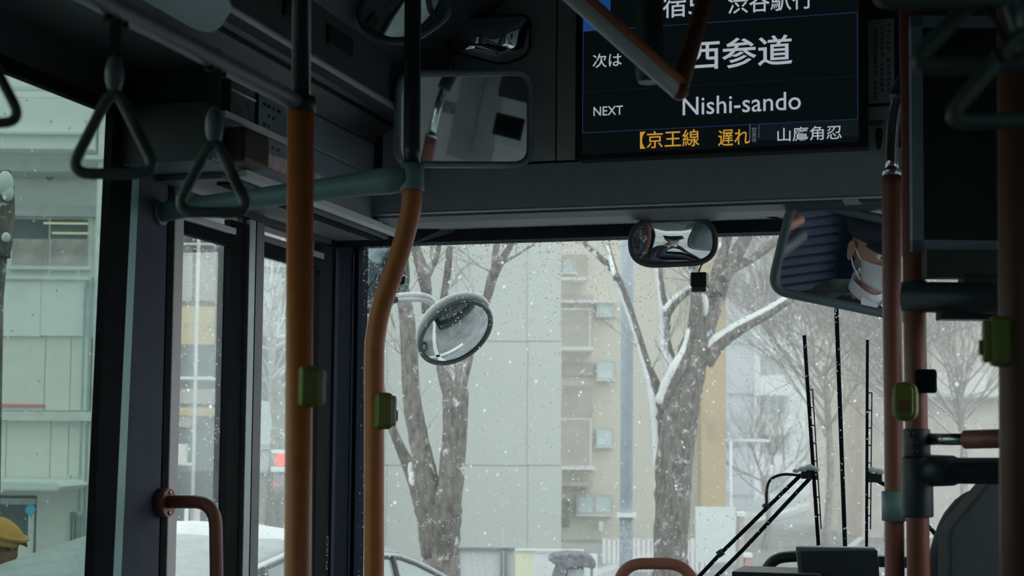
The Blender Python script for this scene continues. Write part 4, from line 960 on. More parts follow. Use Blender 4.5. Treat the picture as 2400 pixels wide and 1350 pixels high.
bk = empty('mirror_bracket', Yp(850, 715, 5.1), 'snow topped bracket of the outside mirrors at the left edge of the windscreen', 'bracket')
mb = MB(); mb.tube([Vector((-2.06, 4.62, Yp(838, 722, 5.1).z)), Yp(820, 724, 5.1), Yp(905, 722, 5.1)], .011, 8); mb.build('bar_tube', M_black, bk)
mb = MB(); mb.tube([Yp(825, 715, 5.1), Yp(905, 714, 5.1)], .0135, 8); mb.build('snow_cap', M_snow, bk)
c8 = Yp(830, 870, 5.12); n8 = aim(845, 870, c8, (-3.4, 1.5, 2.0))
mirror('outside_mirror', c8, n8, rpoly([(780, 728), (856, 728), (858, 1008), (780, 1010)], 14), .008, .01, 'tall dark outside mirror below the snowy bracket, only a strip of it showing', 'mirror', M_mirdk, mat('rim_dark_teal', (0, 0, 0)), .06)

# ================================================================== OUTSIDE
M_road = mat('slushy_road', (.23, .245, .255), .55, var=.35, scale=1.4, bump=.2)
M_walk = mat('snowy_ground', (.36, .38, .385), .9, var=.06, scale=3, bump=.2)
mb = MB(); mb.box(-70, 50, -30, 120, -.3, -.02); struct('ground', mb, M_walk)
mb = MB(); mb.box(-5.0, 9, -25, 110, -.05, 0); road = struct('road', mb, M_road)
M_mark = mat('road_marking', (.75, .77, .77), .8)
mb = MB(); mb.box(-2.35, -2.2, 2.5, 40, 0, .006); mb.box(1.3, 1.45, 5, 60, 0, .006); mb.build('lane_line', M_mark, road)
for i in range(5):
    mb = MB(); mb.box(-4.6, 6, 15.2+i*.9, 15.65+i*.9, 0, .006); mb.build('crossing_stripe', M_mark, road)
mb = MB(); mb.box(-4.1, -1.2, 6.2, 6.5, 0, .006); mb.build('stop_line', M_mark, road)
mb = MB(); mb.box(-5.25, -5.0, -25, 60, -.05, .14); struct('curb', mb, mat('curb_stone', (.4, .42, .42), .9))
mb = MB(); mb.box(-40, -5.25, -25, 60, -.05, .12); struct('sidewalk', mb, M_walk)
# bus exterior skin under the windscreen
def fq(root, nm, m, px0, py0, px1, py1, D, t=.1, front=0.0, bevel=0, zb=None, zt=None):
    """upright rectangular piece facing the street; front face `front` metres nearer than D"""
    a = Dp(px0, (py0+py1)/2, D); b = Dp(px1, (py0+py1)/2, D); z1 = Dp((px0+px1)/2, py0, D).z if zt is None else zt; z0 = Dp((px0+px1)/2, py1, D).z if zb is None else zb
    u0, u1 = a.dot(RH), b.dot(RH); c = RH*((u0+u1)/2)+FH*(D-front+t/2)+UP*((z0+z1)/2)
    mb = MB(); mb.obox(c, RH*abs(u1-u0)/2, FH*t/2, UP*(z1-z0)/2)
    return mb.build(nm, m, root, bevel=bevel)
def win(root, px0, py0, px1, py1, D, panes=2, glass=None, framem=None, t=.12, snow=True, front=.06):
    f = fq(root, 'window', framem or M_wfr, px0, py0, px1, py1, D, t=.1, front=front)
    w = (px1-px0); k = w*.07
    for i in range(panes):
        a = px0+k+(w-k)*i/panes; b = px0+(w-k)*(i+1)/panes+0
        g = fq(f, 'pane', glass or M_wgl, a, py0+k, b-k*.3, py1-k, D, t=.02, front=front+.012)
    if snow: fq(root, 'sill_snow', M_snow, px0-2, py1, px1+2, py1+3.5, D, t=.2, front=front+.10)
    return f
M_wfr = mat('window_frame', (.36, .37, .36), .5); M_wgl = mat('window_glass_grey', (.30, .36, .37), .15, var=.2, scale=2, spec=.8)
M_wdk = mat('window_glass_dark', (.07, .09, .10), .5, var=.5, scale=1.5, spec=.3)
# A: pale concrete-panelled building
DA = 22
mA = mat('pale_concrete', (.375, .405, .385), .9, var=.03, scale=.7); mA2 = mat('joint_dark', (.30, .32, .31), .9)
A = empty('panelled_building', Dp(1080, 1360, DA+1), 'pale grey building clad in big blank concrete panels behind the left tree', 'building')
u0, u1 = Dp(770, 900, DA).dot(RH), Dp(1316, 900, DA).dot(RH)
mb = MB(); mb.obox(RH*(u0+u1)/2+FH*(DA+3.04)+UP*7, RH*((u1-u0)/2-.01), FH*3, UP*7); mb.build('core', mA2, A)
xs = [770, 905, 1070, 1236, 1316]; zs_ = [1385, 1091, 800, 510, 220, -70, -360, -700]
for i in range(len(xs)-1):
    for j in range(len(zs_)-1): fq(A, 'panel', mA, xs[i]+.5, zs_[j+1]+.8, xs[i+1]-.5, zs_[j]-.8, DA, t=.1, front=.0+.012*((i*3+j*5) % 3 == 0))
# B: beige flats
DB = 30
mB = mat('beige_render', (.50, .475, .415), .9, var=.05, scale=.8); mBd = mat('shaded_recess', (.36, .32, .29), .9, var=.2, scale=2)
B = empty('apartment_building', Dp(1480, 1320, DB+1), 'beige apartment building with railed balconies, behind the grey utility pole', 'building')
u0, u1 = Dp(1316, 900, DB).dot(RH)-.6, Dp(1652, 900, DB).dot(RH)
mb = MB(); mb.obox(RH*(u0+u1)/2+FH*(DB+4)+UP*8, RH*(u1-u0)/2, FH*3.9, UP*8); mb.build('wall', mB, B)
for (a, b, py0, py1) in ((1300, 1378, 596, 655), (1300, 1390, 690, 822), (1300, 1390, 850, 880), (1300, 1388, 905, 1095), (1300, 1372, 1135, 1150)):
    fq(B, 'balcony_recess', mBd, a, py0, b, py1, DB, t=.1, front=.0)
for (a, b, y0, y1) in ((1306, 1374, 735, 820), (1306, 1376, 985, 1092)):
    bal = fq(B, 'balcony_slab', mat('balcony_white', (.62, .63, .60), .8), a, y1, b+12, y1+7, DB, t=1.0, front=.9)
    fq(B, 'handrail', mat('rail_white', (.66, .68, .68), .6), a, y0-3, b+4, y0, DB, t=.06, front=.85)
    for k in range(10):
        x = a+(b-a)*(k+.5)/10; fq(B, 'baluster', mat('baluster_grey', (.34, .33, .33), .7), x-1.2, y0, x+1.2, y1, DB, t=.03, front=.84)
    fq(B, 'side_post', mat('rail_white', (0, 0, 0)), b+2, y0-2, b+5, y1, DB, t=.06, front=.85)
fq(B, 'ledge', mat('balcony_white', (0, 0, 0)), 1306, 655, 1372, 661, DB, t=.5, front=.4); fq(B, 'ledge', mat('balcony_white', (0, 0, 0)), 1306, 706, 1440, 711, DB, t=.3, front=.2)
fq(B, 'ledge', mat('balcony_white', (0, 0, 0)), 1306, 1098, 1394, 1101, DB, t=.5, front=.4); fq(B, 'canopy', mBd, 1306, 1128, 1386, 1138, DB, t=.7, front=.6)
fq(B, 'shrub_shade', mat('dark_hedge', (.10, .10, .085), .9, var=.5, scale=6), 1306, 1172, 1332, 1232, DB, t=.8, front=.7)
for q in ((1397, 848, 1441, 890), (1396, 1005, 1437, 1046), (1397, 708, 1441, 740)): win(B, *q, DB, 1, mat('window_glass_cyan', (.40, .50, .51), .2, var=.1, scale=2))
win(B, 1350, 1160, 1436, 1206, DB, 2, mat('window_glass_cyan', (0, 0, 0)))
win(B, 1318, 610, 1350, 640, DB, 1, M_wgl); fq(B, 'bracket_box', mat('rail_white', (0, 0, 0)), 1402, 1222, 1412, 1242, DB, t=.2, front=.2)
# C: tan strip building, D: slate tower, E: banded tower
Cb = empty('tan_building', Dp(1675, 1250, 31), 'narrow orange tan building edge behind the right tree', 'building')
fq(Cb, 'wall', mat('tan_tile', (.66, .50, .31), .9, var=.06, scale=1.2), 1645, -300, 1702, 1330, 29.6, t=6)
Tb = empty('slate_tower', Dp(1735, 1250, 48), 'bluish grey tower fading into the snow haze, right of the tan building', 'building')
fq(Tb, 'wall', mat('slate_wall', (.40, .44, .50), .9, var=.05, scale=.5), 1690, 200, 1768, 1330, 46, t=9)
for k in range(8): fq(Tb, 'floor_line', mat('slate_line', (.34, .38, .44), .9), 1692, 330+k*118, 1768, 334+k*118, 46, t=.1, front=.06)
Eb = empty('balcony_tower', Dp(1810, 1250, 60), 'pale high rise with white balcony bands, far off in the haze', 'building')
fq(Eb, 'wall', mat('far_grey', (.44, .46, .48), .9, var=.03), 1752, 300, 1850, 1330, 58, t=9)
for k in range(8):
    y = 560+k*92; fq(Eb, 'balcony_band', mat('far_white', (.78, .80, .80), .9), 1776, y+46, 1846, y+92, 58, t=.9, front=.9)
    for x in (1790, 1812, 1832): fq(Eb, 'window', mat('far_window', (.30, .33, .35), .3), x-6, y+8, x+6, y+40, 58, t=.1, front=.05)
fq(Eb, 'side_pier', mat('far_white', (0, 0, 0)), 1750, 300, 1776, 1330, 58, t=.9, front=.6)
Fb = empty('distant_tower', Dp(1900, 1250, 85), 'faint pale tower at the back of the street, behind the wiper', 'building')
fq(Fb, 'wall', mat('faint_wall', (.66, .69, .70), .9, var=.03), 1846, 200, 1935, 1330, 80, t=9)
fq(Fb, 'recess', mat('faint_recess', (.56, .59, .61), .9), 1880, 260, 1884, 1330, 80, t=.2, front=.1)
# brown building mass far right, with a pale signboard
Hb = empty('brown_building', Dp(2250, 1250, 34), 'brownish building with a pale signboard and a snowy ledge, seen between the poles at right', 'building')
fq(Hb, 'wall', mat('brown_tile', (.47, .44, .41), .9, var=.12, scale=3, bump=.1), 2020, 600, 2500, 1330, 34, t=6)
sg = fq(Hb, 'signboard', mat('pale_sign', (.64, .70, .71), .7, var=.03), 2185, 874, 2305, 924, 34, t=.2, front=.25)
o = Dp(2190, 920, 33.7); text('Yoyogi Clinic', 'sign_lettering', sg, mat('sign_blue', (.50, .56, .64), .7), o+RH*.0, RH, UP, m_of(108, 34), m_of(9, 34), .0)
fq(Hb, 'ledge', mat('ledge_dark', (.30, .30, .31), .9), 2150, 932, 2420, 938, 34, t=.6, front=.4); fq(Hb, 'ledge_snow', M_snow, 2150, 926, 2420, 932, 34, t=.6, front=.42)
# board, street lamp, fence, panels in the middle distance
bd = empty('blank_board', Dp(1677, 1330, 20), 'blank pale board standing behind the right tree', 'board')
fq(bd, 'face', mat('board_white', (.66, .72, .72), .8, var=.03), 1630, 1188, 1724, 1318, 20, t=.05)
for x in (1640, 1714): fq(bd, 'post', M_wfr, x-2, 1188, x+2, 1330, 20.06, t=.05, zb=0)
sl = empty('street_lamp', Dp(1712, 1330, 26), 'white street lamp with a long level snowy arm, before the slate tower', 'street lamp')
zb_ = Dp(1700, 1034, 26).z; pb = Dp(1712, 1200, 26)
mb = MB(); mb.tube([(pb.x, pb.y, 0), (pb.x, pb.y, zb_)], m_of(4, 26), 8); mb.build('post', mat('lamp_white', (.55, .60, .62), .6), sl)
mb = MB(); mb.tube([Dp(1697, 1033, 26), Dp(1790, 1034, 26), Dp(1805, 1034, 26)], [m_of(3, 26), m_of(4.5, 26), m_of(3, 26)], 8); mb.build('arm', M_snow, sl)
up = empty('utility_pole', Dp(1468, 1330, 15), 'tall smooth blue grey utility pole, darker near its foot, between the two trees', 'pole')
pu = Dp(1468, 1200, 15); zc = Dp(1467, 1212, 15).z
mb = MB(); mb.tube([(pu.x, pu.y, zc), (pu.x, pu.y, 9.5)], [m_of(15, 15), m_of(14, 15)], 14); mb.build('shaft', mat('pole_blue_grey', (.36, .42, .47), .7, var=.08), up)
mb = MB(); mb.tube([(pu.x, pu.y, 0), (pu.x, pu.y, zc)], m_of(16, 15), 14); mb.build('lower_sleeve', mat('pole_sleeve', (.22, .25, .28), .8, var=.3, scale=30), up)
mb = MB(); mb.obox((pu.x, pu.y, zc+.02), RH*.09, FH*.09, UP*.02); mb.build('band', M_white, up)
fn = empty('boundary_fence', Dp(1130, 1345, 16), 'low dark framed boundary fence of grey boards in front of the panelled building', 'fence')
fq(fn, 'top_rail', mat('fence_dark', (.13, .14, .16), .7), 1072, 1283, 1206, 1289, 16, t=.06, front=.05)
for a, b in ((1075, 1106), (1107, 1138), (1139, 1172), (1190, 1205)): fq(fn, 'board', mat('fence_board', (.42, .44, .44), .8, var=.05), a, 1288, b, 1350, 16, t=.04, zb=0)
for a, b in ((1068, 1074), (1173, 1179), (1181, 1189)): fq(fn, 'post', mat('fence_dark', (0, 0, 0)), a, 1284, b, 1350, 16, t=.07, front=.05, zb=0)
for x in (1178, 1279):
    q = Dp(x, 1300, 16.4); mb = MB(); mb.tube([(q.x, q.y, 0), (q.x, q.y, Dp(x, 1228 if x < 1200 else 1236, 16.4).z)], m_of(2.4, 16), 6); mb.ball((q.x, q.y, Dp(x, 1228 if x < 1200 else 1236, 16.4).z), .015)
    mb.build('thin_post', mat('thin_post', (.33, .34, .34), .8), None, 'thin grey post standing above the %s' % ('grey fence boards' if x < 1200 else 'cream painted hoarding'), 'post')
hd_ = empty('painted_hoarding', Dp(1290, 1345, 15.8), 'painted hoarding, cream at left and pale blue at right, snow along its top', 'hoarding')
fq(hd_, 'cream_panel', mat('hoarding_cream', (.63, .58, .43), .8, var=.04), 1208, 1292, 1248, 1350, 15.8, t=.06, zb=0)
fq(hd_, 'blue_panel', mat('hoarding_blue', (.58, .67, .71), .8, var=.04), 1248, 1298, 1400, 1350, 15.8, t=.06, zb=0)
fq(hd_, 'snow_top', M_snow, 1208, 1288, 1368, 1292, 15.8, t=.12, front=.03)
sh = empty('tarpaulin_shelter', Dp(1345, 1345, 15), 'dark snow flecked tarpaulin draped over a frame, in front of the pale blue hoarding', 'tarpaulin')
mb = MB(); q = [(1284, 1313), (1300, 1302), (1330, 1297), (1368, 1299), (1392, 1308), (1398, 1322), (1394, 1334), (1372, 1330), (1330, 1332), (1324, 1375), (1292, 1375), (1300, 1345), (1308, 1328)]
mb.prism([Dp(x, y, 14.9) for x, y in q], FH*.5); mb.build('cover', mat('tarpaulin', (.13, .13, .15), .8, var=.5, scale=22, bump=.5), sh, bevel=.02)
fq(sh, 'box', mat('board_white', (0, 0, 0)), 1330, 1333, 1369, 1375, 15.0, t=.4, zb=0); fq(sh, 'leg', M_wfr, 1384, 1330, 1390, 1375, 15.2, t=.05, zb=0)
pf = empty('picket_fence', Dp(1560, 1345, 24), 'white slatted fence behind the foot of the right tree', 'fence')
for k in range(22):
    x = 1412+k*11.5; fq(pf, 'slat', mat('fence_white', (.62, .66, .66), .8, var=.04), x, 1262+(k % 3)*2, x+8.5, 1340, 24, t=.04, zb=0)
fq(pf, 'rail', M_wfr, 1410, 1272, 1665, 1277, 24.05, t=.04); 
for k, (x, y, h_, w_, lab) in enumerate(((1738, 1210, 120, 11, 'brown'), (1752, 1306, 60, 12, 'reddish'))):
    r_ = empty('street_bollard' if k else 'sign_post', Dp(x, 1340, 19), ['short brown post with a snow cap right of the blank board', 'low reddish bollard with snow on top beside the wiper arms'][k], 'post')
    fq(r_, 'shaft', mat('post_'+lab, [(.30, .26, .24), (.36, .20, .17)][k], .8), x-w_/2, y, x+w_/2, y+h_, 19, t=.2, zb=0)
    fq(r_, 'snow_cap', M_snow, x-w_*.9, y-9, x+w_*.9, y, 19, t=.26, front=.03)
# ---- trees
SUN = nv(RH*-.55+UP*.8)
def tree_obj(name, label, D, branches, snowy=(), seed=1, blobs=()):
    rs = random.Random(seed); bp = Dp(*branches[0][0][:2], D)
    root = empty(name, (bp.x, bp.y, 0), label, 'tree'); sn = MB(); first = True; tw = MB()
    for bi, br in enumerate(branches):
        dj = (rs.random()-.5)*.5 if bi else 0
        pts = []; rr = []
        for i, (x, y, r_) in enumerate(br): pts.append(Dp(x, y, D+dj*min(1, i/2.0))); rr.append(m_of(r_, D))
        c = curve(pts, 5); n_ = len(c); rads = [rr[min(int(i/5), len(rr)-1)]+(rr[min(int(i/5)+1, len(rr)-1)]-rr[min(int(i/5), len(rr)-1)])*((i % 5)/5) for i in range(n_)]
        wob = [p+Vector((rs.random()-.5, rs.random()-.5, rs.random()-.5))*rads[i]*.09 for i, p in enumerate(c)]
        if bi == 0:
            wob = [Vector((wob[0].x, wob[0].y, -.05))]+wob; rads = [rads[0]*1.25]+rads
        mb = MB(); mb.tube(wob, [r_*(1+.05*(rs.random()-.5)) for r_ in rads], 12)
        mb.build('trunk' if bi == 0 else 'branch', M_bark, root)
        if bi:                                                        # snow lying along the upper side
            st = [p+SUN*rads[i]*.55 for i, p in enumerate(wob)]
            run = []
            for i, p in enumerate(st):
                t = nv(wob[min(i+1, n_-1)]-wob[max(0, i-1)]); lean = abs(t.dot(UP))
                ok = bi in snowy or (rs.random() < .30)
                if ok: run.append((p-RH*rads[i]*.25, rads[i]*(.72+.15*rs.random() if bi in snowy else .55)+.004))
                if (not ok or i == n_-1):
                    if len(run) > 2: sn.tube([a for a, _ in run], [.003]+[b for _, b in run][1:-1]+[.003], 8)
                    run = []
        for k in range(2 if bi else 0):
            i = rs.randrange(n_//3, n_); d = nv((c[min(i+1, n_-1)]-c[i-1])+Vector((rs.random()-.5, rs.random()-.5, rs.random()*.6))*c[0].__class__((1, 1, 1)).length*.12)
            twig(tw, sn, c[i], nv(d+RH*(rs.random()-.5)*1.6+FH*(rs.random()-.5)), m_of(90+70*rs.random(), D), max(.006, rads[i]*.16), 2, rs)
    for (x, y, a_, b_) in blobs: mb = MB(); mb.ball(Dp(x, y, D-m_of(a_, D)*.5-(.13 if a_ > 10 else .05)), m_of(a_, D), m_of(a_, D)*.5, m_of(b_, D), 12, 8); mb.build('snow_patch', M_snow, root)
    tw.build('twigs', M_twig, root, kind='stuff')
    if sn.f: sn.build('branch_snow', M_snow, root, kind='stuff')
    return root
def twig(mb, sn, p, d, L, r_, depth_, rs, sp_=.6):
    pts = [p]; 
    for k in range(4): d = nv(d+Vector((rs.random()-.5, rs.random()-.5, rs.random()-.42))*.45); pts.append(pts[-1]+d*L/4)
    mb.tube(pts, [r_, r_*.85, r_*.7, r_*.5, r_*.3], 4, cap=False)
    if r_ > .003 and rs.random() < sp_: sn.tube([q+UP*r_*.9 for q in pts[:4]], [r_*.7]*4, 4, cap=False)
    if depth_:
        for k in range(3): twig(mb, sn, pts[1+k], nv(d+Vector((rs.random()-.5, rs.random()-.5, rs.random()-.35))*1.5), L*.70, r_*.60, depth_-1, rs, sp_)
tree_obj('street_tree', 'bare tree forking into three snowy stems behind the round outside mirror', 12, [
    [(1035, 1345, 46), (1034, 1300, 42), (1031, 1250, 44), (1030, 1215, 30), (1030, 1190, 8)],
    [(1040, 1300, 36), (1044, 1235, 36), (1052, 1170, 31), (1060, 1090, 30), (1066, 1010, 29), (1068, 950, 30), (1066, 908, 30)],
    [(1058, 930, 20), (1044, 885, 17), (1034, 845, 13), (1034, 780, 11), (1040, 700, 9), (1050, 630, 9), (1055, 555, 8)],
    [(1072, 930, 18), (1088, 880, 12), (1104, 820, 9), (1122, 760, 9), (1144, 690, 11), (1158, 640, 13), (1182, 600, 9), (1206, 555, 8)],
    [(1160, 645, 9), (1160, 605, 8), (1167, 560, 7)], [(1166, 622, 3.5), (1200, 604, 3.2), (1250, 573, 2.5)],
    [(1024, 1300, 37), (1016, 1225, 35), (1004, 1150, 30), (988, 1060, 24), (972, 980, 22), (962, 900, 20), (958, 800, 20), (950, 720, 18), (936, 640, 15), (925, 560, 13)],
    [(1000, 735, 12), (1000, 690, 13), (992, 640, 15), (978, 595, 12), (966, 550, 11)], [(1000, 650, 8), (1020, 610, 7), (1032, 560, 6)],
    [(1020, 1280, 36), (1004, 1205, 31), (984, 1150, 24), (960, 1095, 16), (936, 1045, 12), (918, 1000, 10), (900, 940, 9), (884, 860, 8)]], (), 3, ((1030, 1208, 17, 20), (1040, 1165, 6, 30), (968, 1122, 11, 17), (962, 1100, 7, 18), (1066, 890, 9, 10), (990, 655, 9, 14), (1012, 1112, 8, 7), (962, 944, 7, 8)))
tree_obj('street_tree', 'large bare tree with thick snow in its forks, behind the oval mirror', 14, [
    [(1572, 1345, 44), (1572, 1290, 40), (1574, 1200, 42), (1580, 1100, 44), (1590, 1010, 43), (1600, 940, 42), (1615, 870, 40), (1632, 800, 34)],
    [(1640, 830, 26), (1652, 770, 26), (1664, 720, 28), (1680, 680, 26), (1700, 640, 20), (1724, 600, 18), (1752, 550, 14)],
    [(1690, 660, 18), (1712, 632, 13), (1750, 612, 11), (1790, 588, 9), (1826, 560, 8)], [(1678, 690, 16), (1680, 640, 14), (1694, 596, 13), (1706, 550, 12)],
    [(1650, 850, 24), (1676, 815, 18), (1706, 790, 15), (1750, 762, 13), (1800, 735, 11), (1845, 706, 9), (1872, 686, 7)],
    [(1628, 830, 22), (1630, 760, 18), (1632, 700, 14), (1626, 640, 12), (1618, 560, 10)],
    [(1552, 1300, 12), (1554, 1150, 15), (1552, 1040, 17), (1552, 975, 22), (1536, 910, 16), (1518, 860, 11), (1500, 800, 9), (1482, 745, 9), (1466, 700, 10), (1450, 660, 11), (1425, 622, 8), (1398, 595, 7), (1366, 566, 5)],
    [(1446, 655, 8), (1436, 615, 6), (1424, 572, 5)], [(1556, 960, 18), (1575, 910, 18), (1592, 868, 16), (1610, 820, 9), (1622, 770, 8)],
    [(1590, 880, 18), (1570, 840, 14), (1560, 790, 11), (1560, 735, 12), (1552, 690, 9), (1546, 640, 8), (1544, 555, 6)], [(1562, 738, 11), (1580, 712, 9), (1604, 690, 8), (1630, 668, 7)]], (4, 6, 7, 8, 9, 10), 5, ((1582, 958, 9, 22), (1652, 716, 9, 26), (1644, 684, 6, 16)))
def bare_tree(px, D, h_, r_, label, seed, n_=24, grp=None):
    rs = random.Random(seed); b = Dp(px, 1300, D); root = empty('bare_tree', (b.x, b.y, 0), label, 'tree', grp)
    mb = MB(); base = Vector((b.x, b.y, -.05)); top = base+UP*h_*.45; tr = curve([base, base+UP*h_*.2+RH*.1, top], 4); mb.tube(tr, [r_*(1-.4*i/len(tr)) for i in range(len(tr))], 9); mb.build('trunk', M_twig, root)
    tw, sn = MB(), MB()
    for k in range(n_):
        a = 2*math.pi*k/n_+rs.random(); d = nv(RH*math.cos(a)*.8+FH*math.sin(a)*.6+UP*(.5+.9*rs.random()))
        twig(tw, sn, base+UP*h_*(.25+.2*rs.random()), d, h_*.34, r_*.22, 5, rs, .35)
    tw.build('crown', M_twig, root, kind='stuff'); sn.build('crown_snow', M_snow, root, kind='stuff')
bare_tree(1935, 30, 8.0, .085, 'bare bushy tree veiled in snow behind the left wiper blade', 11)
bare_tree(2080, 32.5, 9.0, .09, 'bare tree veiled in snow behind the right wiper and slim pole', 12)
bare_tree(2250, 29, 8.0, .085, 'bare tree veiled in snow seen between the poles at right', 13)
bare_tree(1790, 30, 3.2, .07, 'low bare tree in the haze right of the white street lamp', 14, 7)
# ---- left side: building seen through the teal window
DL = 14
L = empty('balcony_building', Dp(110, 1340, DL+1), 'pale building with balcony, sliding window and shop awning beyond the teal window', 'building')
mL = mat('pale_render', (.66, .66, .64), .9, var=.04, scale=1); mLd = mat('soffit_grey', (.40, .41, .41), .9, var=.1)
u0, u1 = Dp(-330, 900, DL).dot(RH), Dp(225, 900, DL).dot(RH)
mb = MB(); mb.obox(RH*(u0+u1)/2+FH*(DL+1.4)+UP*5, RH*(u1-u0)/2, FH*.5, UP*5); mb.build('core', mL, L)
fq(L, 'wall_panel', mL, -330, 620, 30, 460, DL+.75, t=.1)
fq(L, 'side_pier', mat('pier_white', (.78, .80, .79), .9), 224, -200, 262, 1345, DL, t=.4, zb=0)
fq(L, 'upper_parapet', mat('parapet_white', (.72, .74, .73), .9, var=.03), -330, 236, 226, 352, DL, t=.2, front=.1)
fq(L, 'parapet_cap', M_snow, -330, 315, 226, 321, DL, t=.25, front=.16)
fq(L, 'railing_bar', M_snow, -330, 204, 226, 212, DL, t=.05, front=.05); fq(L, 'railing_bar', M_white, -330, 224, 226, 229, DL, t=.04, front=.05)
for x in (-120, 20, 125): fq(L, 'railing_post', M_white, x, 206, x+5, 238, DL, t=.05)
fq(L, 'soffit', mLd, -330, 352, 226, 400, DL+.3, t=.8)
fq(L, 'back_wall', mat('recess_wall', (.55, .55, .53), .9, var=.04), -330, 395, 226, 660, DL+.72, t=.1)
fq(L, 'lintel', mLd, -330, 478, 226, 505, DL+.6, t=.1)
mb = MB(); mb.ball(Dp(116, 415, DL+.6), m_of(9, DL), nu=12, nw=8); mb.build('dome_lamp', mat('dome_dark', (.10, .13, .15), .5), L)
fq(L, 'wall_lamp', M_snow, 205, 368, 250, 378, DL, t=.1, front=.1)
f = fq(L, 'window', M_white, 22, 508, 212, 634, DL+.68, t=.06)
for a, b in ((28, 112), (119, 204)):
    g = fq(f, 'pane', M_wdk, a, 514, b, 560, DL+.66, t=.02); g = fq(f, 'pane', mat('glass_reflection_brown', (.34, .30, .29), .3, var=.35, scale=5), a, 560, b, 632, DL+.66, t=.02)  # brownish grey reflection painted into the lower panes
fq(f, 'lit_tube', mat('tube_light', (.6, .6, .4), .5, emit=(.75, .72, .42), es=.8), 102, 521, 206, 525.5, DL+.62, t=.02); fq(f, 'lit_tube', mat('tube_light', (0, 0, 0)), 122, 544, 206, 548.5, DL+.62, t=.02)
fq(L, 'balcony_rail', M_snow, -330, 623, 214, 631, DL, t=.06, front=.05); fq(L, 'balcony_rail', M_snow, -330, 647, 214, 656, DL, t=.2, front=.1)
for x in (-140, 10, 112, 180): fq(L, 'railing_post', M_white, x, 630, x+4, 650, DL, t=.04)
for a, b in ((-330, -100), (-99, 99), (100, 199)):
    fq(L, 'parapet_panel', mat('parapet_white', (0, 0, 0)), a, 657, b, 788, DL, t=.1, front=.05)
fq(L, 'ledge', mat('ledge_grey', (.48, .48, .46), .9), -330, 964, 226, 985, DL, t=.4, front=.15)
for a, b in ((-330, -100), (-99, 105), (106, 165), (166, 212)):
    fq(L, 'wall_panel', mat('panel_beige', (.57, .55, .52), .9, var=.04), a, 790, b-.8, 962, DL, t=.1); 
for a, b in ((-330, -100), (-99, 14), (15, 118), (119, 160), (161, 212)): fq(L, 'wall_panel', mat('panel_beige', (0, 0, 0)), a, 986, b-.8, 1120, DL, t=.1)
fq(L, 'red_line', mat('red_line', (.50, .16, .17), .8), -330, 946, 106, 952, DL, t=.05, front=.03)
fq(L, 'wall_panel', mat('panel_beige', (0, 0, 0)), 85, 1120, 212, 1345, DL, t=.1, zb=0)
for x in (196, 210):
    q = Dp(x, 800, DL-.1); mb = MB(); mb.tube([(q.x, q.y, .1), (q.x, q.y, Dp(x, 660, DL).z)], m_of(3, DL), 8); mb.build('drain_pipe', mat('pipe_teal', (.22, .30, .31), .6), L)
mb = MB(); aw = [Dp(-120, 1122, DL-.9), Dp(130, 1128, DL-.9), Dp(152, 1140, DL-.9), Dp(130, 1152, DL-.9), Dp(-120, 1150, DL-.9)]; mb.prism(aw, FH*.9); mb.build('awning', M_snow, L, bevel=.02)
fq(L, 'shopfront', M_wdk, -330, 1160, 86, 1345, DL, t=.1, front=-.02, zb=.12)
fq(L, 'shop_panel', mat('parapet_white', (0, 0, 0)), 36, 1270, 74, 1345, DL, t=.1, front=.05, zb=.12); fq(L, 'shop_blind', M_wfr, -60, 1168, 84, 1182, DL, t=.1, front=.02)
for x in (165, 172, 186): fq(L, 'bar', mat('pipe_teal', (0, 0, 0)), x, 1200, x+4, 1345, DL, t=.05, front=.05, zb=.12)
rs_ = empty('round_sign', Dp(71, 1195, 11), 'small round bright blue sign beyond the teal window', 'sign')
q = Dp(71, 1195, 11); mb = MB(); mb.tube([q-FH*.01, q+FH*.01], m_of(11, 11), 20); mb.build('disc', mat('sign_cyan', (.02, .28, .42), .5), rs_)
mb = MB(); mb.tube([(q.x+FH.x*.03, q.y+FH.y*.03, 0), (q.x+FH.x*.03, q.y+FH.y*.03, q.z)], .02, 8); mb.build('post', M_wfr, rs_)
# snowy trunk at the left edge
tk = [Dp(-8, 1345, 6.5), Dp(-10, 700, 6.5), Dp(0, 600, 6.5), Dp(10, 520, 6.5), Dp(8, 440, 6.5), Dp(2, 405, 6.5)]; tk[0].z = 0
tr = empty('pollard_trunk', (tk[0].x, tk[0].y, 0), 'stubby snow topped tree trunk at the left edge of the frame', 'tree')
mb = MB(); mb.tube(curve(tk, 5), [m_of(24-.0*i, 6.5)*(.75 if i < 6 else 1.0) for i in range(26)], 12); mb.build('trunk', M_bark, tr)
mb = MB()
for (x, y, rx, rz) in ((12, 430, 19, 30), (18, 452, 14, 20), (14, 556, 10, 12)): mb.ball(Dp(x, y, 6.44), m_of(rx, 6.5), None, m_of(rz, 6.5), 12, 8)
mb.build('snow_cap', M_snow, tr)
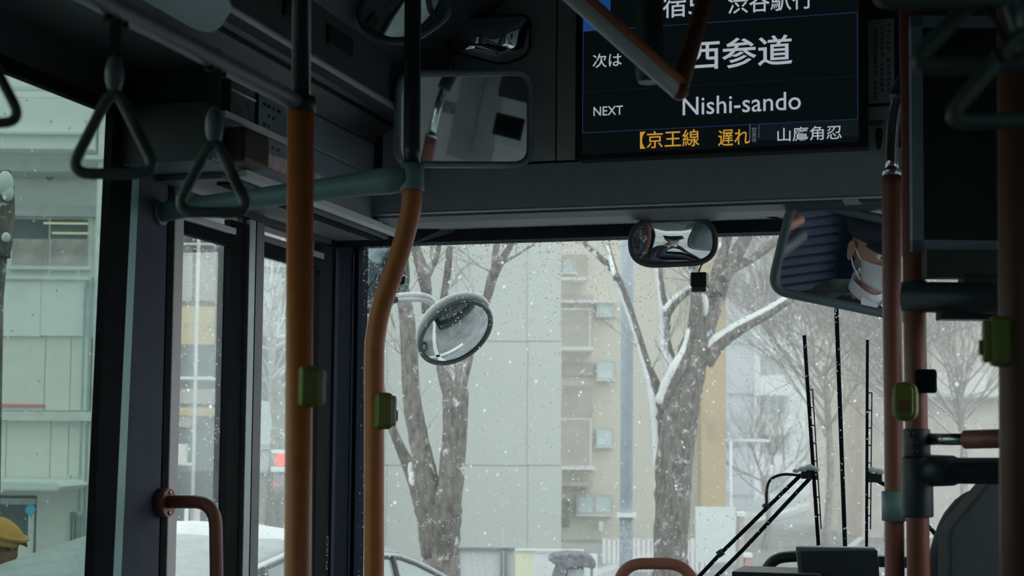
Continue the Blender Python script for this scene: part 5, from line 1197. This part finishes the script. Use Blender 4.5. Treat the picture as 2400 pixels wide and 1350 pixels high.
# ---- buildings seen through the folding door
DG_ = 18
Gb = empty('shop_building', Dp(470, 1300, DG_+1), 'dark glazed shop building with yellow and beige bands, seen through the first door pane', 'building')
mDk = mat('dark_glazing', (.035, .046, .056), .8, var=.6, scale=4, spec=.2)
u0, u1 = Dp(300, 900, DG_).dot(RH), Dp(534, 900, DG_).dot(RH)
mb = MB(); mb.obox(RH*(u0+u1)/2+FH*(DG_+.6)+UP*4.5, RH*(u1-u0)/2, FH*.5, UP*4.5); mb.build('core', mDk, Gb)
mBe = mat('beige_tile', (.20, .185, .165), .9, var=.15, scale=5); mYe = mat('yellow_sign', (.27, .20, .075), .8, var=.2, scale=5)
fq(Gb, 'snow_ledge', M_snow, 320, 574, 506, 578, DG_, t=.4, front=.2)
for a, b in ((320, 392), (393, 455), (462, 504)): fq(Gb, 'beige_panel', mBe, a, 579, b, 706, DG_, t=.2, front=.1)
fq(Gb, 'yellow_band', mYe, 320, 720, 502, 808, DG_, t=.2, front=.14); fq(Gb, 'ledge', mat('ledge_grey', (0, 0, 0)), 320, 884, 502, 890, DG_, t=.4, front=.2)
fq(Gb, 'beige_panel', mBe, 320, 912, 502, 946, DG_, t=.2, front=.1); fq(Gb, 'yellow_band', mYe, 320, 955, 502, 974, DG_, t=.2, front=.14); fq(Gb, 'beige_panel', mBe, 320, 976, 452, 1000, DG_, t=.2, front=.1)
fq(Gb, 'ledge', mat('ledge_grey', (0, 0, 0)), 320, 1084, 452, 1090, DG_, t=.4, front=.2)
q = Dp(458, 900, DG_-.4); mb = MB(); mb.tube([(q.x, q.y, 0), (q.x, q.y, 7)], m_of(4, DG_), 8); mb.build('drain_pipe', mat('pipe_grey', (.40, .42, .42), .7), Gb)
fq(Gb, 'shutter_box', mat('ledge_grey', (0, 0, 0)), 404, 1040, 438, 1086, DG_, t=.5, front=.45)
for x, m_, lab in ((437, M_white, 'white'), (462, mat('post_pink', (.46, .38, .38), .8), 'pinkish')):
    r_ = empty('street_post', Dp(x, 1260, 15), lab+' post on the pavement beyond the first door pane', 'post')
    q = Dp(x, 1200, 15); mb = MB(); mb.tube([(q.x, q.y, .1), (q.x, q.y, Dp(x, 1188, 15).z)], m_of(5 if x < 450 else 7, 15), 10); mb.build('shaft', m_, r_)
    mb = MB(); mb.ball((q.x, q.y, Dp(x, 1188, 15).z), m_of(6, 15), None, m_of(4, 15), 10, 6); mb.build('snow_cap', M_snow, r_)
Jb = empty('brick_building', Dp(650, 1300, 21), 'brown brick building with white panel windows, seen through the second door pane', 'building')
u0, u1 = Dp(534, 900, 20).dot(RH), Dp(775, 900, 20).dot(RH)
mb = MB(); mb.obox(RH*(u0+u1)/2+FH*22.1+UP*4.5, RH*(u1-u0)/2, FH*2, UP*4.5); mb.build('wall', mat('brown_brick', (.27, .24, .225), .9, var=.2, scale=6), Jb)
fq(Jb, 'snow_ledge', mat('patchy_snow', (.52, .52, .51), .9, var=.3, scale=7), 540, 598, 770, 628, 20, t=.3, front=.15)
for y0, y1 in ((640, 742), (940, 1044)):
    for a, b in ((545, 594), (597, 656), (676, 735)):
        f = fq(Jb, 'window', M_wfr, a, y0, b+6, y1+4, 20, t=.1, front=.04); fq(f, 'pane', mat('white_shade', (.42, .47, .47), .6, var=.03), a+3, y0+3, b+2, y1-2, 20, t=.05, front=.07)
    fq(Jb, 'sill', M_snow, 540, y1+5, 770, y1+9, 20, t=.3, front=.2)
fq(Jb, 'grey_band', mat('grey_band', (.40, .42, .41), .9, var=.05), 540, 752, 770, 786, 20, t=.1, front=.08); fq(Jb, 'dark_band', mDk, 540, 800, 770, 936, 20, t=.1, front=.02)
fq(Jb, 'grey_band', mat('grey_band', (0, 0, 0)), 540, 1056, 770, 1108, 20, t=.1, front=.08); fq(Jb, 'ledge', mat('ledge_grey', (0, 0, 0)), 540, 1228, 770, 1242, 20, t=.3, front=.2)
st_ = empty('outdoor_steps', Dp(640, 1345, 14), 'snow dusted grey steps beyond the second door pane', 'steps')
for k in range(6): fq(st_, 'step', mat('step_grey', (.33, .34, .35), .9, var=.15), 545, 1256+k*16, 760, 1263+k*16, 14-.2*k, t=.3); fq(st_, 'step_snow', M_snow, 545, 1263+k*16, 760, 1271+k*16, 14-.2*k+.1, t=.25)
tl = empty('traffic_signal', Dp(655, 1330, 13), 'traffic signal lit red with snow caps, beside the straight orange pole', 'traffic light')
M_sig = mat('signal_housing', (.20, .22, .23), .6)
fq(tl, 'upper_housing', M_sig, 640, 1062, 700, 1094, 13, t=.25, bevel=.02); fq(tl, 'snow_cap', M_snow, 638, 1054, 702, 1063, 13, t=.30, front=.03)
fq(tl, 'lower_housing', M_sig, 640, 1106, 700, 1150, 13, t=.25, bevel=.02); fq(tl, 'snow_cap', M_snow, 637, 1094, 702, 1106, 13, t=.34, front=.05)
q = Dp(659, 1078, 12.98); mb = MB(); mb.tube([q-FH*.02, q+FH*.01], m_of(15, 13), 18); mb.build('red_lens', mat('signal_red', (.4, .02, .02), .4, emit=(1.0, .07, .05), es=1.0), tl)
q = Dp(645, 1134, 12.98); mb = MB(); mb.tube([q-FH*.02, q+FH*.01], m_of(4, 13), 12); mb.build('small_red_lamp', mat('signal_red', (0, 0, 0)), tl)
q = Dp(690, 1150, 13.15); mb = MB(); mb.tube([(q.x, q.y, 0), (q.x, q.y, q.z+.3)], .05, 10); mb.build('post', M_sig, tl)
twm, sns = MB(), MB(); rs = random.Random(9); b = Dp(640, 860, 17)
ht_ = empty('hedge_tree', (b.x, b.y, 0), 'thin bare tree crossing the second door pane', 'tree')
mb = MB(); mb.tube([(b.x, b.y, 0), (b.x+.1, b.y, b.z-.6), (b.x, b.y, b.z)], [.12, .10, .07], 8); mb.build('trunk', M_bark, ht_)
for k in range(9): twig(twm, sns, Vector((b.x, b.y, b.z-.5+.1*k)), nv(RH*(rs.random()-.5)*2+UP*(.2+rs.random())+FH*(rs.random()-.5)), 1.0, .022, 2, rs)
twm.build('twigs', M_twig, ht_, kind='stuff'); sns.build('twig_snow', M_snow, ht_, kind='stuff')
# ---- cars
def car(name, label, x0, y0, L_, W_c, H_, prof, belt, paint, snow, win_y, sideglass, heading=1):
    """x0 = right-hand side plane, y0 = rear; prof: list (t, z) of the roof line along the length"""
    root = empty(name, (x0-W_c/2, y0+L_/2, 0), label, 'car')
    ys = [p[0] for p in prof]
    def zt_of(y): return float(np.interp(y, ys, [p[1] for p in prof]))
    st = np.linspace(y0, y0+L_, 40); rows = []
    for i, y in enumerate(st):
        t = (y-y0)/L_; endf = min(1, t*9, (1-t)*9); hw = W_c/2*(.90+.10*math.sin(endf*math.pi/2)); zt = zt_of(y); zbelt = min(belt, zt-.03)
        top = max(zt-belt, 0); tw = hw*(.97-.20*min(1, top/.45)); cx = x0-W_c/2
        half = [(hw*.93, .22), (hw, .42), (hw*1.0, .65), (hw*.985, zbelt-.02), (hw*.95, zbelt+.01), (tw+.012, zt-.040 if top > .06 else zbelt+.012), (tw*.93, zt-.012), (tw*.6, zt), (0, zt+.006)]
        rows.append([Vector((cx+a, y, z)) for a, z in half]+[Vector((cx-a, y, z)) for a, z in reversed(half[:-1])])
    n_ = len(rows[0]); mb = MB(); vs = [p for r_ in rows for p in r_]
    mb.add(vs, [(i*n_+k, i*n_+k+1, (i+1)*n_+k+1, (i+1)*n_+k) for i in range(len(rows)-1) for k in range(n_-1)]+[tuple(range(n_)), tuple((len(rows)-1)*n_+k for k in reversed(range(n_)))], True)
    mb.build('body', paint, root)
    for sx in (1, -1):                                               # side glass set into the greenhouse
        P = []; cx = x0-W_c/2
        def sidex(y, z):
            zt = zt_of(y); top = zt-belt; hw = W_c/2; tw = hw*(.97-.20*min(1, top/.45)); t = (z-belt)/max(.05, zt-.055-belt)
            return cx+sx*(hw*.95+(tw+.012-hw*.95)*min(1, t)+.006)
        ya_, yb2 = win_y; yy = np.linspace(ya_, yb2, 16)
        topl = [(y, zt_of(y)-.075) for y in yy]; poly = [(y, max(z, belt+.03)) for y, z in topl]+[(yb2, belt+.03), (ya_, belt+.03)]
        mid = ya_+(yb2-ya_)*.47
        for seg, (s0, s1) in enumerate(((ya_, mid-.03), (mid+.03, yb2))):
            pts = [(y, max(belt+.035, zt_of(y)-.078)) for y in np.linspace(s0, s1, 9)]
            mb = MB(); t3 = [Vector((sidex(y, z), y, z)) for y, z in pts]; b3 = [Vector((sidex(y, belt+.03), y, belt+.03)) for y, z in pts]
            fs = [(i, i+1, 9+i+1, 9+i) for i in range(8)]
            mb.add(t3+b3, fs if sx > 0 else [tuple(reversed(f)) for f in fs]); mb.build('side_window', sideglass, root)
        tr_ = [Vector((sidex(y, max(belt+.03, z)), y, max(belt+.03, z+.012))) for y, z in topl]
        mb = MB(); mb.tube(tr_, .016, 8); mb.build('window_moulding', M_steel, root)
        mb = MB(); mb.tube([p-UP*.022 for p in tr_], .009, 6); mb.build('window_seal', M_black, root)
        zt2 = zt_of(mid)-.08; mb = MB(); mb.tube([(sidex(mid, belt+.03), mid, belt+.03), (sidex(mid, zt2), mid, zt2)], .022, 6); mb.build('pillar', M_black, root)
        mb = MB(); mb.box(cx+sx*(W_c/2-.005), cx+sx*(W_c/2+.02), mid-.35, mid-.2, belt-.12, belt-.09); mb.build('door_handle', M_steel, root)
    for yy_, nm in ((y0+L_*.19, 'wheel'), (y0+L_*.81, 'wheel')):
        for sx in (1, -1):
            cx = x0-W_c/2+sx*(W_c/2-.09); mb = MB(); mb.tube([(cx-.1, yy_, .31), (cx-.085, yy_, .31), (cx+.085, yy_, .31), (cx+.1, yy_, .31)], [.28, .31, .31, .28], 24); w = mb.build(nm, M_rubber, root)
            mb = MB(); mb.tube([(cx-.108, yy_, .31), (cx+.108, yy_, .31)], .18, 16); mb.build('hub', M_steel, w)
    for yy_, m_, nm in ((y0-.005, mat('tail_lamp', (.35, .02, .02), .3), 'tail_lamp'), (y0+L_+.005, M_white, 'head_lamp')):
        for sx in (1, -1): mb = MB(); mb.box(x0-W_c/2+sx*W_c*.30, x0-W_c/2+sx*W_c*.42, yy_-.02, yy_+.02, .62, .76); mb.build(nm, m_, root, bevel=.01)
    if snow:
        mb = MB(); a, b = snow; yy = np.linspace(a, b, 14); hw = W_c/2*.74; cx = x0-W_c/2; vs = []
        for i, y in enumerate(yy):
            e = .06*max(0, math.sin(math.pi*i/13))**.4
            for k in range(9):
                x = -hw+2*hw*k/8; ed = math.sin(math.pi*(k+.0001)/8.0002)**.35; vs.append((cx+x, y, zt_of(y)-.02*(1-ed)+e*ed*(1+.2*rnd())))
        mb.add(vs, [(i*9+k, i*9+k+1, (i+1)*9+k+1, (i+1)*9+k) for i in range(13) for k in range(8)], True); mb.build('roof_snow', M_snow, root)
    return root
M_silver = mat('silver_paint', (.30, .31, .31), .35, var=.03)
gl1 = mat('car_glass', (.16, .20, .21), .06, var=.15, scale=3, spec=1.0)
car('silver_car', 'silver car with an arched roof, low at the left of the windscreen', -3.10, 7.40, 4.0, 1.50, 1.34,
    [(7.40, .98), (7.48, 1.16), (7.56, 1.25), (7.79, 1.315), (8.1, 1.342), (8.32, 1.342), (8.6, 1.322), (8.84, 1.275), (9.2, 1.175), (9.6, 1.045), (9.95, .90), (10.8, .82), (11.4, .68)], .84, M_silver, None, (7.6, 9.5), gl1)
car('parked_car', 'snow covered car standing close to the folding door, only its white top showing', -2.60, 4.95, 1.95, 1.25, 1.55,
    [(4.95, 1.05), (5.02, 1.30), (5.1, 1.395), (5.2, 1.42), (5.6, 1.475), (5.95, 1.52), (6.33, 1.48), (6.53, 1.42), (6.68, 1.33), (6.8, 1.15), (6.9, .9)], .92, mat('pale_paint', (.42, .45, .46), .4), (5.9, 6.6), (5.2, 6.2), gl1)
# ---- pedestrian
D7p = 7.0
hp = Dp(-12, 1292, D7p); fwd = nv(RH*.95-FH*.25); sd = nv(fwd.cross(UP)); gx = Vector((hp.x, hp.y, 0)); gz = .12
def at(f_, s_, z): return gx+fwd*f_+sd*s_+UP*z
hh = hp.z
J = [('pelvis', at(0, 0, gz+.86), (.13, .11), None), ('chest', at(0, 0, hh-.42), (.155, .11), 'pelvis'), ('upper', at(0, 0, hh-.29), (.12, .08), 'chest'), ('neck', at(0, 0, hh-.19), .05, 'upper'), ('nape', at(.0, 0, hh-.11), .05, 'neck')]
for s_, k in ((-1, 'l'), (1, 'r')):
    J += [('sh'+k, at(0, s_*.18, hh-.31), .06, 'upper'), ('el'+k, at(-.03, s_*.23, hh-.58), .048, 'sh'+k), ('wr'+k, at(.08, s_*.24, hh-.80), .030, 'el'+k),
          ('hp'+k, at(0, s_*.09, gz+.82), .09, 'pelvis'), ('kn'+k, at(.06*s_+.04, s_*.1, gz+.46), .062, 'hp'+k), ('an'+k, at(.12*s_-.02, s_*.1, gz+.07), .042, 'kn'+k), ('to'+k, at(.12*s_+.15, s_*.1, gz+.03), .034, 'an'+k)]
def sp2(c):
    if c.z > hh-.20 : return 1
    if c.z < gz+.12: return 2
    if c.z < hh-.80 and abs((c-gx).dot(sd)) > .2: return 1
    return 0
ped, _ = person('person', 'pedestrian in a yellow hood and pale pinkish coat walking past at the left edge', J, fwd, hp, [mat('pink_coat', (.28, .23, .23), .9, scale=40, bump=.1), M_skin, M_black], sp2,
    [('wrl', (.2*fwd.x, .2*fwd.y, -.9), -sd, fwd, .5), ('wrr', (.2*fwd.x, .2*fwd.y, -.9), sd, fwd, .5)])
mb = MB(); mb.ball((0, 0, 0), 1, 1, 1, 28, 20)
for i, v in enumerate(mb.v):
    y = v.y; fx = y*.118+.012; w = .098; z = v.z*.145+.012
    if y > .2 and v.z > 0: fx += .035*(y-.2); z -= .02*(y-.2)
    mb.v[i] = hp+fwd*fx+sd*v.x*w+UP*z
mb.f = [f for f in mb.f if not all((mb.v[k]-hp).dot(fwd) > .045 and (mb.v[k]-hp).z < .045 for k in f)]
mb.m = [0]*len(mb.f); mb.sm = [True]*len(mb.f)
M_yel = mat('yellow_cloth', (.36, .20, .045), .85, var=.1, scale=25, bump=.1)
hood = mb.build('hood', M_yel, ped); sdm = hood.modifiers.new('t', 'SOLIDIFY'); sdm.thickness = .008
mb = MB(); pk = [hp+fwd*(.045+.115*math.cos(a))+sd*math.sin(a)*.098+UP*(.075-.030*math.cos(a)) for a in [math.radians(d) for d in range(-80, 81, 10)]]
mb.prism(pk, UP*.010); mb.build('hood_peak', M_yel, hood)
mb = MB(); mb.tube([hp+fwd*(.0+.11*math.cos(a))+sd*math.sin(a)*.105+UP*(-.12-.01*math.cos(a)) for a in [math.radians(d) for d in range(0, 375, 15)]], .028, 10, cap=False); mb.build('collar', mat('pink_coat', (0, 0, 0)), ped)
mb = MB()
for s_ in (-1, 1): mb.ball(hp+fwd*.088+sd*s_*.029+UP*.012, .006)
mb.build('eye', M_black, ped)
# ---- falling snow and haze
mb = MB(); rs = random.Random(21)
for i in range(26000):
    x = -11+14*rs.random(); y = -1+24*rs.random()**.8; z = .2+8*rs.random()
    if x > -2.3 and y < 5.2: continue
    mb.octa((x, y, z), .003+.006*rs.random()**2)
mb.build('falling_snow', M_flake, None, 'snowflakes falling over the street outside the bus', 'snow', kind='stuff')
hz_ = bpy.data.materials.new('snow_haze'); hz_.use_nodes = True; nt = hz_.node_tree; nt.nodes.clear()
o = nt.nodes.new('ShaderNodeOutputMaterial'); vv = nt.nodes.new('ShaderNodeVolumeScatter'); vv.inputs['Color'].default_value = (.97, .98, .98, 1); vv.inputs['Density'].default_value = .009
nt.links.new(vv.outputs[0], o.inputs['Volume'])
mb = MB(); mb.box(-60, 45, 5.6, 115, -.01, 16); mb.build('haze', hz_, None, 'thin pale snow haze hanging over the street', 'haze', kind='stuff')
